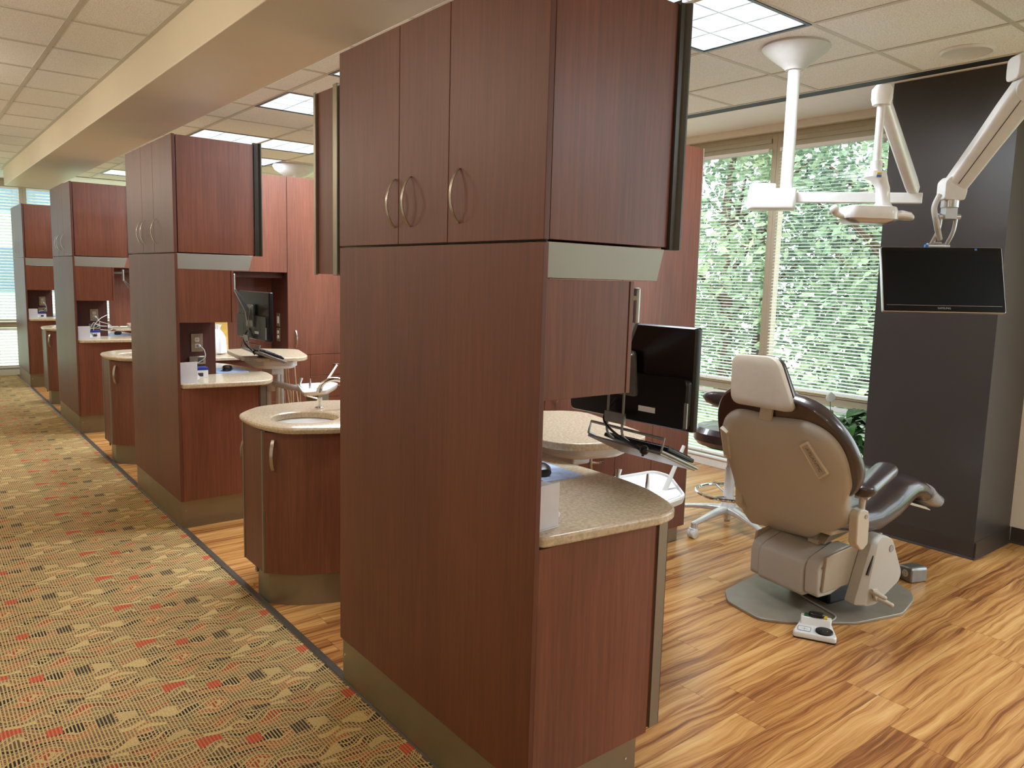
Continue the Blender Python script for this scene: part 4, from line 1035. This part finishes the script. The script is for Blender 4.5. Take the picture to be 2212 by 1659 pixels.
d = (A2 - A1).normalized(); sdv = Vector((.631, .776, 0)); sdv = (sdv - d * sdv.dot(d)).normalized(); u2 = sdv.cross(d)
Lg = (A2 - A1).length
g = G(); g.loft([sring(A1 + d * t_, u2, sdv, h_, .034, 24, 5) for t_, h_ in ((-.05, .04), (-.02, .062), (.10, .060), (Lg * .5, .052), (Lg - .04, .046), (Lg, .040))]); sa = link('spring_arm', g, 'arm_plastic', o, .004)
g = G(); g.obox(A1 + d * Lg * .5 - sdv * .0345 + u2 * .006, d, u2, sdv, Lg * .40, .0015, .0012); link('arm_seam', g, 'dark_profile', sa)
g = G(); g.lathe([(.001, -.036), (.056, -.036), (.058, -.03), (.058, .03), (.056, .036), (.001, .036)], (0, 0, 0), 28, 'x'); g.xf(Matrix.Translation(A1) @ Matrix(((sdv.x, d.x, u2.x, 0), (sdv.y, d.y, u2.y, 0), (sdv.z, d.z, u2.z, 0), (0, 0, 0, 1)))); link('shoulder_joint', g, 'arm_plastic', o, .003)
el = W3(2.400, 1.507, 1.985)
g = G(); g.loft([[el + Vx * x_ + Z * z_ + Vy * y_ for x_, z_ in rpoly([(-.045, .045), (-.02, .07), (.055, .015), (.045, -.035), (-.045, -.035)], .012, 3)] for y_ in (-.036, .036)]); link('elbow_joint', g, 'arm_plastic', o, .004)
g = G(); g.tube([el + Z * -.03, el + Z * -.065], .036, 24); link('swivel_collar', g, 'silver_paint', o)
g = G(); g.obox(el + Z * -.085, Vx, Vy, Z, .026, .022, .03)
top = el + Z * -.105; bot = Tc + Zc * .165 + Yc * .03 - O3
for s in (-1, 1):
    g.tube(spline([top + Vx * .034 * s + Z * .01, (top + bot) / 2 + Vx * (.034 * s + .004) - Vy * .012, bot + Vx * .034 * s], 5), .009, 10)
for p in (top, bot): g.tube([p - Vx * .048, p + Vx * .048], .014, 14)
link('tilt_yoke', g, 'silver_paint', o)
g = G(); g.tube([top - Vx * .058, top - Vx * .046], .008, 10); g.tube([bot - Vx * .058, bot - Vx * .046], .008, 10); link('blue_pin', g, 'blue_part', o)
g = G(); g.obox(Tc + Zc * .13 + Yc * .045 - O3, Xc, Yc, Zc, .022, .008, .06); link('mount_plate', g, 'silver_paint', o, .002)
g = G(); g.tube(spline([el + Vx * -.065 - Vy * .03 + Z * -.015, el + Vx * -.088 - Vy * .04 + Z * -.07, el + Vx * -.075 - Vy * .04 + Z * -.13, bot + Vx * -.005 - Vy * .02 + Z * .03], 6), .012, 10); link('cable_sleeve', g, 'hose_grey', o)

# ------------------------------------------------------------------ workstation monitor, mount, keyboard (per bay; origin at tower corner)
def wsmon(k, dy, lab):
    oy = 1.457 + OFF[k] + dy
    o = thing('computer_monitor', lab[0], 'monitor', (.662, oy + .302, 1.252), R(2), 'monitors on the tower arms')
    g = G(); g.loft([[(x_, y_ * kk, z_ * kk) for y_, z_ in rpoly([(-.27, -.165), (.27, -.165), (.27, .165), (-.27, .165)], .008, 3)] for x_, kk in ((-.012, .97), (-.006, .995), (.0, 1), (.012, 1), (.014, .99))]); link('casing', g, 'black_plastic', o)
    g = G(); g.loft([[(x_, y_ * kk, z_ * kk - .055) for y_, z_ in rpoly([(-.262, -.105), (.262, -.105), (.262, .06), (-.262, .06)], .02, 3)] for x_, kk in ((-.004, 1), (-.024, .985), (-.030, .96))]); link('back_bulge', g, 'black_plastic', o)
    g = G(); g.box(.0135, -.258, -.140, .0150, .258, .155); link('screen_panel', g, 'screen', o)
    g = G(); g.box(-.0315, -.135, -.120, -.0305, -.065, -.102); link('white_label', g, 'paper_white', o)
    g = G(); g.box(-.033, -.262, -.150, -.028, -.250, -.07); link('port_strip', g, 'grey_metal', o)
    g = G(); g.loft([[(x_, y_, z_) for y_, z_ in rpoly([(-.06, -.075), (.06, -.075), (.045, .075), (-.045, .075)], .012, 3)] for x_ in (-.040, -.0305)]); vp = link('vesa_plate', g, 'grey_metal', o)
    g = G()
    for y_, z_ in ((-.048, -.063), (.048, -.063), (-.036, .062), (.036, .062)): g.lathe([(.001, -.043), (.004, -.043), (.004, -.040)], (0, y_, z_), 10, 'x')
    link('screw', g, 'chrome', vp)
    m = thing('monitor_mount', lab[1], 'monitor arm', (.336, oy + .15, 1.50), 0, 'monitor arms on the towers')
    def L(x, y, z): return (x - .336, y - .15, z - 1.50)
    g = G(); g.box(.0, -.03, -.03, .008, .03, .03); g.tube([(0, 0, 0), L(.40, .12, 1.505), L(.452, .098, 1.505)], .010, 10); link('wall_bracket', g, 'silver_paint', m)
    g = G(); g.tube([L(.452, .098, 1.535), L(.452, .098, 1.43)], .010, 14); g.ext([L(.445, .09, 1.44), L(.462, .09, 1.44), L(.618, .29, 1.30), L(.618, .30, 1.22), L(.60, .29, 1.22), L(.59, .28, 1.28)], (0, .016, 0)); link('link_arm', g, 'silver_paint', m, .003)
    g = G()
    for y_ in (.245, .315): g.tube(spline([L(.606, y_ + .03, 1.25), L(.604, y_ + .03, 1.12), L(.603, y_ + .03, 1.05), L(.625, y_ + .02, 1.022)], 5), .0045, 8)
    g.obox(L(.602, .31, 1.10), (0, 1, 0), (1, 0, 0), (0, 0, 1), .045, .005, .018); link('support_rod', g, 'grey_metal', m)
    A, B_, C_, D_ = Vector(L(.612, .445, 1.020)), Vector(L(.612, .112, 1.016)), Vector(L(.800, .118, .937)), Vector(L(.800, .455, .937))
    up_ = Vector((.3, 0, .95)) * .045
    g = G(); g.ext([A, B_, C_, D_], (-.003, 0, -.008)); link('tray', g, 'grey_metal', m, .002)
    g = G(); g.tube([A + up_ * .1, A + up_, B_ + up_, B_ + up_ * .1, C_ + (C_ - B_).normalized() * .01 + Vector((0, 0, .004)), D_ + (D_ - A).normalized() * .01 + Vector((0, 0, .004)), A + up_ * .1], .0048, 8); link('wire_frame', g, 'grey_metal', m)
    g = G(); g.tube(spline([L(.628, .33, 1.16), L(.60, .36, 1.09), L(.60, .30, 1.045), L(.61, .20, 1.01), L(.615, .19, .99)], 5), .0045, 8); g.ball(L(.615, .185, 1.01), .016); link('cable', g, 'black_plastic', m)
    kk = thing('keyboard', lab[2], 'keyboard', (.712, oy + .25, .989), 0, 'keyboards on the swing trays')
    kk.rotation_euler = (0, math.atan2(.079, .188), 0)
    g = G(); g.box(-.065, -.13, .0, .085, .16, .014); link('keyboard_body', g, 'black_plastic', kk, .004)
    g = G()
    for i in range(5):
        for j in range(15): g.box(-.055 + i * .026, -.122 + j * .0185, .014, -.034 + i * .026, -.107 + j * .0185, .018)
    link('keys', g, 'black_plastic', kk)
wsmon(0, 0, ('large black monitor seen from behind, right of the nearest tower', 'silver monitor arm and wire tray on the nearest tower', 'black keyboard on the tilted wire tray of the nearest tower'))
wsmon(1, .255, ('black monitor seen from behind beside the second tower', 'silver monitor arm holding the monitor of the second tower', 'keyboard on the tray of the second tower, above the beige delivery unit'))
wsmon(2, .10, ('dark monitor between the third and second towers', 'monitor arm on the third tower', 'keyboard under the monitor of the third tower'))

# desk things on the worktops (tower-local coordinates)
def desk(k, lab):
    X, Y = 0, 1.457 + OFF[k]
    o = thing('card_holder', lab[0], 'holder', (X + .075, Y + .075, .88), R(3), 'white card holders on the worktops')
    g = G(); g.box(-.052, -.03, 0, .052, .045, .004).box(-.050, -.028, .004, .050, -.025, .125).box(-.050, .035, .004, .050, .038, .09).box(.047, -.025, .004, .050, .035, .11).box(-.050, -.025, .004, -.047, .035, .11); link('holder_shell', g, 'card_holder', o, .001)
    g = G(); g.box(-.044, -.022, .004, .044, .03, .118); link('cards', g, 'paper_white', o)
    g = G(); g.ext([(.052, -.01, .01), (.072, -.01, .022), (.074, -.01, .03), (.052, -.01, .052)], (0, .002, 0)); link('side_tab', g, 'paper_white', o)
    o = thing('supply_box', lab[1], 'box', (X + .185, Y + .27, .88), R(-4), 'small blue and white boxes on the worktops')
    g = G(); g.box(-.06, -.04, 0, .06, .04, .066); b = link('carton', g, 'paper_white', o, .001)
    g = G(); g.box(-.0605, -.0405, .050, .0605, .0405, .0665); link('blue_band', g, 'box_blue', b)
    g = G(); g.box(.0, -.0412, .012, .03, -.0405, .034); link('label_print', g, 'print_dark', b)
    if k == 2: text_mesh('number_print', '1215', .038, 'print_dark', b, Matrix(((1, 0, 0, .0), (0, 0, -1, -.0412), (0, 1, 0, .028), (0, 0, 0, 1))))
    g = G(); g.prism(rpoly([(.35, .42), (.565, .41), (.575, .66), (.36, .72)], .01, 3), .88, .884); mp = link('mouse_pad', g, 'pad_blue', None); mp.location = (X, Y, 0)
    tag(mp, lab[2], 'mouse pad', 'printed mouse pads on the worktops')
    o = thing('computer_mouse', lab[3], 'mouse', (X + .455, Y + .52, .884), R(70), 'black mice on the mouse pads')
    g = G(); g.loft([sring((x_, 0, h_ / 2), (0, 1, 0), (0, 0, 1), w_, h_ / 2, 18, 2.5) for x_, w_, h_ in ((-.058, .010, .010), (-.050, .026, .024), (-.025, .033, .036), (.0, .032, .038), (.03, .030, .030), (.05, .024, .018), (.058, .010, .008))]); link('mouse_shell', g, 'black_plastic', o)
    g = G(); g.lathe([(.001, -.004), (.008, -.003), (.008, .003), (.001, .004)], (.035, 0, .024), 12, 'y'); link('scroll_wheel', g, 'grey_metal', o)
    o = thing('wall_outlet', lab[4], 'outlet', (X + .223, Y + .388, 1.09), 0, 'metal outlet plates in the tower niches')
    g = G(); g.box(-.036, -.005, -.058, .036, .0, .058); link('cover_plate', g, 'plate_steel', o, .002)
    for z_ in (.02, -.02):
        g = G(); g.prism(rpoly([(-.014, -.014), (.014, -.014), (.014, .014), (-.014, .014)], .007, 3), 0, .003); g.xf(Matrix(((1, 0, 0, 0), (0, 0, -1, -.005), (0, 1, 0, z_), (0, 0, 0, 1)))); rc = link('receptacle', g, 'outlet_ivory', o)
        g = G(); g.box(-.006, -.0088, z_ - .003, -.004, -.0078, z_ + .006).box(.004, -.0088, z_ - .003, .006, -.0078, z_ + .006); link('slots', g, 'black_plastic', rc)
    o = thing('data_outlet', lab[5], 'outlet', (X + .222, Y + .388, .978), 0, 'data plates in the tower niches')
    g = G(); g.box(-.050, -.012, -.026, .050, .0, .026); link('cover_plate', g, 'plate_steel', o, .003)
    g = G(); g.box(.002, -.0135, -.014, .034, -.012, .014); link('jack', g, 'print_dark', o); 
    g = G(); pts = spline([(X + .232, Y + .375, 1.07), (X + .252, Y + .345, 1.05), (X + .258, Y + .34, 1.0), (X + .22, Y + .355, .965), (X + .185, Y + .35, .96), (X + .175, Y + .345, .945)], 6); g.tube(pts, .0032, 8); g.ball((X + .232, Y + .372, 1.07), .012)
    tag(link('power_cord', g, 'cord_white', None), lab[6], 'cord', 'white cords in the tower niches')
NM = ('nearest tower', 'second tower', 'third tower', 'farthest tower')
for k in range(4):
    t_ = NM[k]
    desk(k, ['white card holder at the near corner of the %s worktop' % t_, 'small blue and white box on the worktop of the %s' % t_ if k != 2 else 'numbered blue and white box in the niche of the third tower',
             'pale blue printed mouse pad on the worktop of the %s' % t_, 'black computer mouse on the pad of the %s' % t_, 'metal double outlet in the niche of the %s' % t_, 'low data outlet plate in the niche of the %s' % t_, 'white plugged-in cord in the niche of the %s' % t_])
g = G(); b_ = (0, 1.457 + OFF[2], 0)
for pts in ([(.33, .36, 1.09), (.26, .30, 1.06), (.20, .26, 1.0), (.19, .25, .95)], [(.33, .38, .98), (.25, .33, .99), (.20, .30, 1.02), (.16, .28, .95)], [(.24, .37, 1.07), (.26, .33, 1.03), (.34, .30, 1.0), (.35, .28, .95), (.25, .26, .955)]):
    g.tube(spline([(b_[0] + x, b_[1] + y, z) for x, y, z in pts], 6), .0032, 8)
tag(link('cable_loops', g, 'cord_white', None), 'loose white cable loops around the numbered box on the third tower', 'cord')

# ------------------------------------------------------------------ delivery units
def delivery(loc, label):
    o = thing('delivery_unit', label, 'delivery unit', loc, 0, 'delivery carts with beige tops')
    top = rpoly([(.60, 2.10), (.68, 2.00), (.90, 1.945), (1.00, 1.97), (1.065, 2.06), (1.18, 2.50), (1.13, 2.585), (.82, 2.74), (.68, 2.70)], .06, 4)
    X0, Y0 = .90, 2.35
    g = G(); g.prism([(x - X0, y - Y0) for x, y in top], .925, .955); link('work_surface', g, 'solid_surface', o, .007, seg=3)
    dr = rpoly([(.695, 2.18), (.74, 2.075), (.93, 2.02), (.985, 2.06), (1.07, 2.46), (.84, 2.60), (.76, 2.58)], .03, 3)
    g = G(); g.loft([[(x - X0, y - Y0, z) for x, y in [(X + (.89 - X) * k, Y + (2.32 - Y) * k) for X, Y in dr]] for z, k in ((.925, 0), (.885, 0), (.868, .10), (.862, .16))]); b = link('drawer_housing', g, 'white_plastic', o, .003)
    g = G(); g.ext([(.73 - X0, 2.088 - Y0, .916), (.93 - X0, 2.012 - Y0, .916), (.93 - X0, 2.012 - Y0, .921), (.73 - X0, 2.088 - Y0, .921)], (0, .01, 0)); link('slot', g, 'dark_profile', b)
    g = G(); g.box(-.05, -.12, .80, .05, .05, .865); link('under_block', g, 'arm_plastic', o, .01)
    g = G(); g.tube([(.0, .10, .865), (.0, .10, .10)], .032, 20); g.lathe([(.001, 0), (.20, 0), (.20, .02), (.05, .05), (.034, .11), (.001, .11)], (0, .10, 0), 32); link('pedestal', g, 'arm_plastic', o)
    g = G()
    for x, y in ((.05, .0), (.09, .03)): g.tube([(x, y, .86), (x, y, .52)], .016, 12)
    link('canister', g, 'white_plastic', o)
    for i, (x, y, m_) in enumerate(((.13, .05, 'hose_tan'), (.16, .08, 'hose_tan'), (.10, .10, 'hose_grey'), (.19, .02, 'hose_tan'))):
        g = G(); g.tube(spline([(x, y, .86), (x + .02, y, .6), (x + .05, y - .05, .36), (x + .02, y - .12, .30), (x - .01, y - .14, .42), (x + .0, y - .10, .66)], 6), .0048, 8); link('hose', g, m_, o)
    # instrument tray on its arm
    g = G(); g.loft([sring(p, (0, 0, 1), (.6, .8, 0), .022, .028, 16, 3) for p in ((0.02, .02, .72), (.10, -.10, .70), (.18, -.2, .69))]); g.tube([(.01, .04, .66), (.01, .04, .74)], .042, 20); link('tray_arm', g, 'arm_plastic', o, .002)
    tr = [(x - X0, y - Y0) for x, y in rpoly([(.925, 1.835), (1.13, 1.865), (1.335, 2.12), (1.34, 2.22), (1.05, 2.24)], .04, 4)]
    cx = sum(p[0] for p in tr) / len(tr); cy = sum(p[1] for p in tr) / len(tr)
    g = G(); g.loft([[(cx + (x - cx) * k, cy + (y - cy) * k, z) for x, y in tr] for z, k in ((.680, .86), (.69, .95), (.715, 1), (.722, .985), (.722, .92), (.712, .90))]); ty = link('instrument_tray', g, 'white_plastic', o)
    g = G(); g.loft([[(cx + (x - cx) * .84, cy + (y - cy) * .84, z) for x, y in tr] for z in (.712, .7165)]); link('tray_mat', g, 'paper_white', ty)
    g = G(); g.ext([(cx - .04, cy - .06, .60), (cx + .07, cy + .0, .60), (cx + .07, cy + .0, .68), (cx - .04, cy - .06, .68)], (-.06, .08, 0)); link('tray_block', g, 'valance_grey', o, .004)
    def hp_(a, b, r0, mat): g = G(); g.tube([a, tuple((p + q) / 2 for p, q in zip(a, b)), b], r0, 12); link('handpiece', g, mat, o)
    hp_((cx - .03, cy - .075, .70), (cx + .11, cy - .055, .88), [.011, .009, .0075], 'white_plastic')
    g = G(); g.tube([(cx - .03, cy - .078, .665), (cx - .028, cy - .074, .712)], [.008, .013], 12); link('swivel_joint', g, 'brushed_nickel', o)
    hp_((cx - .10, cy - .05, .69), (cx - .10, cy - .05, .79), [.010, .0095, .005], 'steel')
    hp_((cx - .12, cy + .10, .71), (cx - .10, cy + .11, .775), [.007, .009, .014], 'steel')
    return o
dl = delivery((.90, 2.35, 0), 'beige-topped delivery unit with white instrument tray behind the nearest worktop')
dup(dl, (.90, 2.35 + OFF[1], 0), 'beige-topped delivery unit with hanging hoses in the second bay')
dup(dl, (.90, 2.35 + OFF[2], 0), 'delivery unit in the third bay, partly hidden by the second tower')

# niche things in the second partition
Yn = 2.86 + OFF[1]
o = thing('yellow_folder', 'yellow folder standing in the niche of the second partition', 'folder', (.76, Yn + .325, .88), 0)
g = G(); g.ext([(-.10, 0, 0), (.10, 0, 0), (.10, .022, .33), (-.10, .022, .33)], (0, .006, 0)); link('cover', g, 'yellow_card', o)
o = thing('plastic_bag', 'crumpled white plastic bag in front of the yellow folder', 'bag', (.735, Yn + .22, .88), 0)
br_ = random.Random(4); g = G(); rings = []
for z_, r_ in ((0, .05), (.01, .075), (.07, .08), (.13, .065), (.17, .045), (.20, .022), (.235, .035)):
    rings.append([(math.cos(t) * r_ * (1 + br_.uniform(-.16, .16)), math.sin(t) * r_ * .7 * (1 + br_.uniform(-.2, .2)), z_ + br_.uniform(0, .008)) for t in [2 * math.pi * i / 22 for i in range(22)]])
g.loft(rings); link('bag_body', g, 'paper_white', o)
for z_, nm, lb, ct in ((1.155, 'wall_switch', 'light switch plate on the side of the second partition niche', 'switch'), (1.03, 'wall_outlet', 'double outlet low on the side of the second partition niche', 'outlet')):
    o = thing(nm, lb, ct, (1.2385, Yn + .20, z_))
    g = G(); g.box(-.005, -.036, -.056, 0, .036, .056); link('cover_plate', g, 'plate_steel', o, .002)
    g = G()
    if ct == 'switch': g.box(-.009, -.012, -.03, -.005, .012, .03)
    else:
        for q in (-.02, .02): g.lathe([(.001, -.009), (.014, -.009), (.015, -.005)], (0, 0, q), 16, 'x')
    link('rocker' if ct == 'switch' else 'receptacle', g, 'outlet_ivory', o)
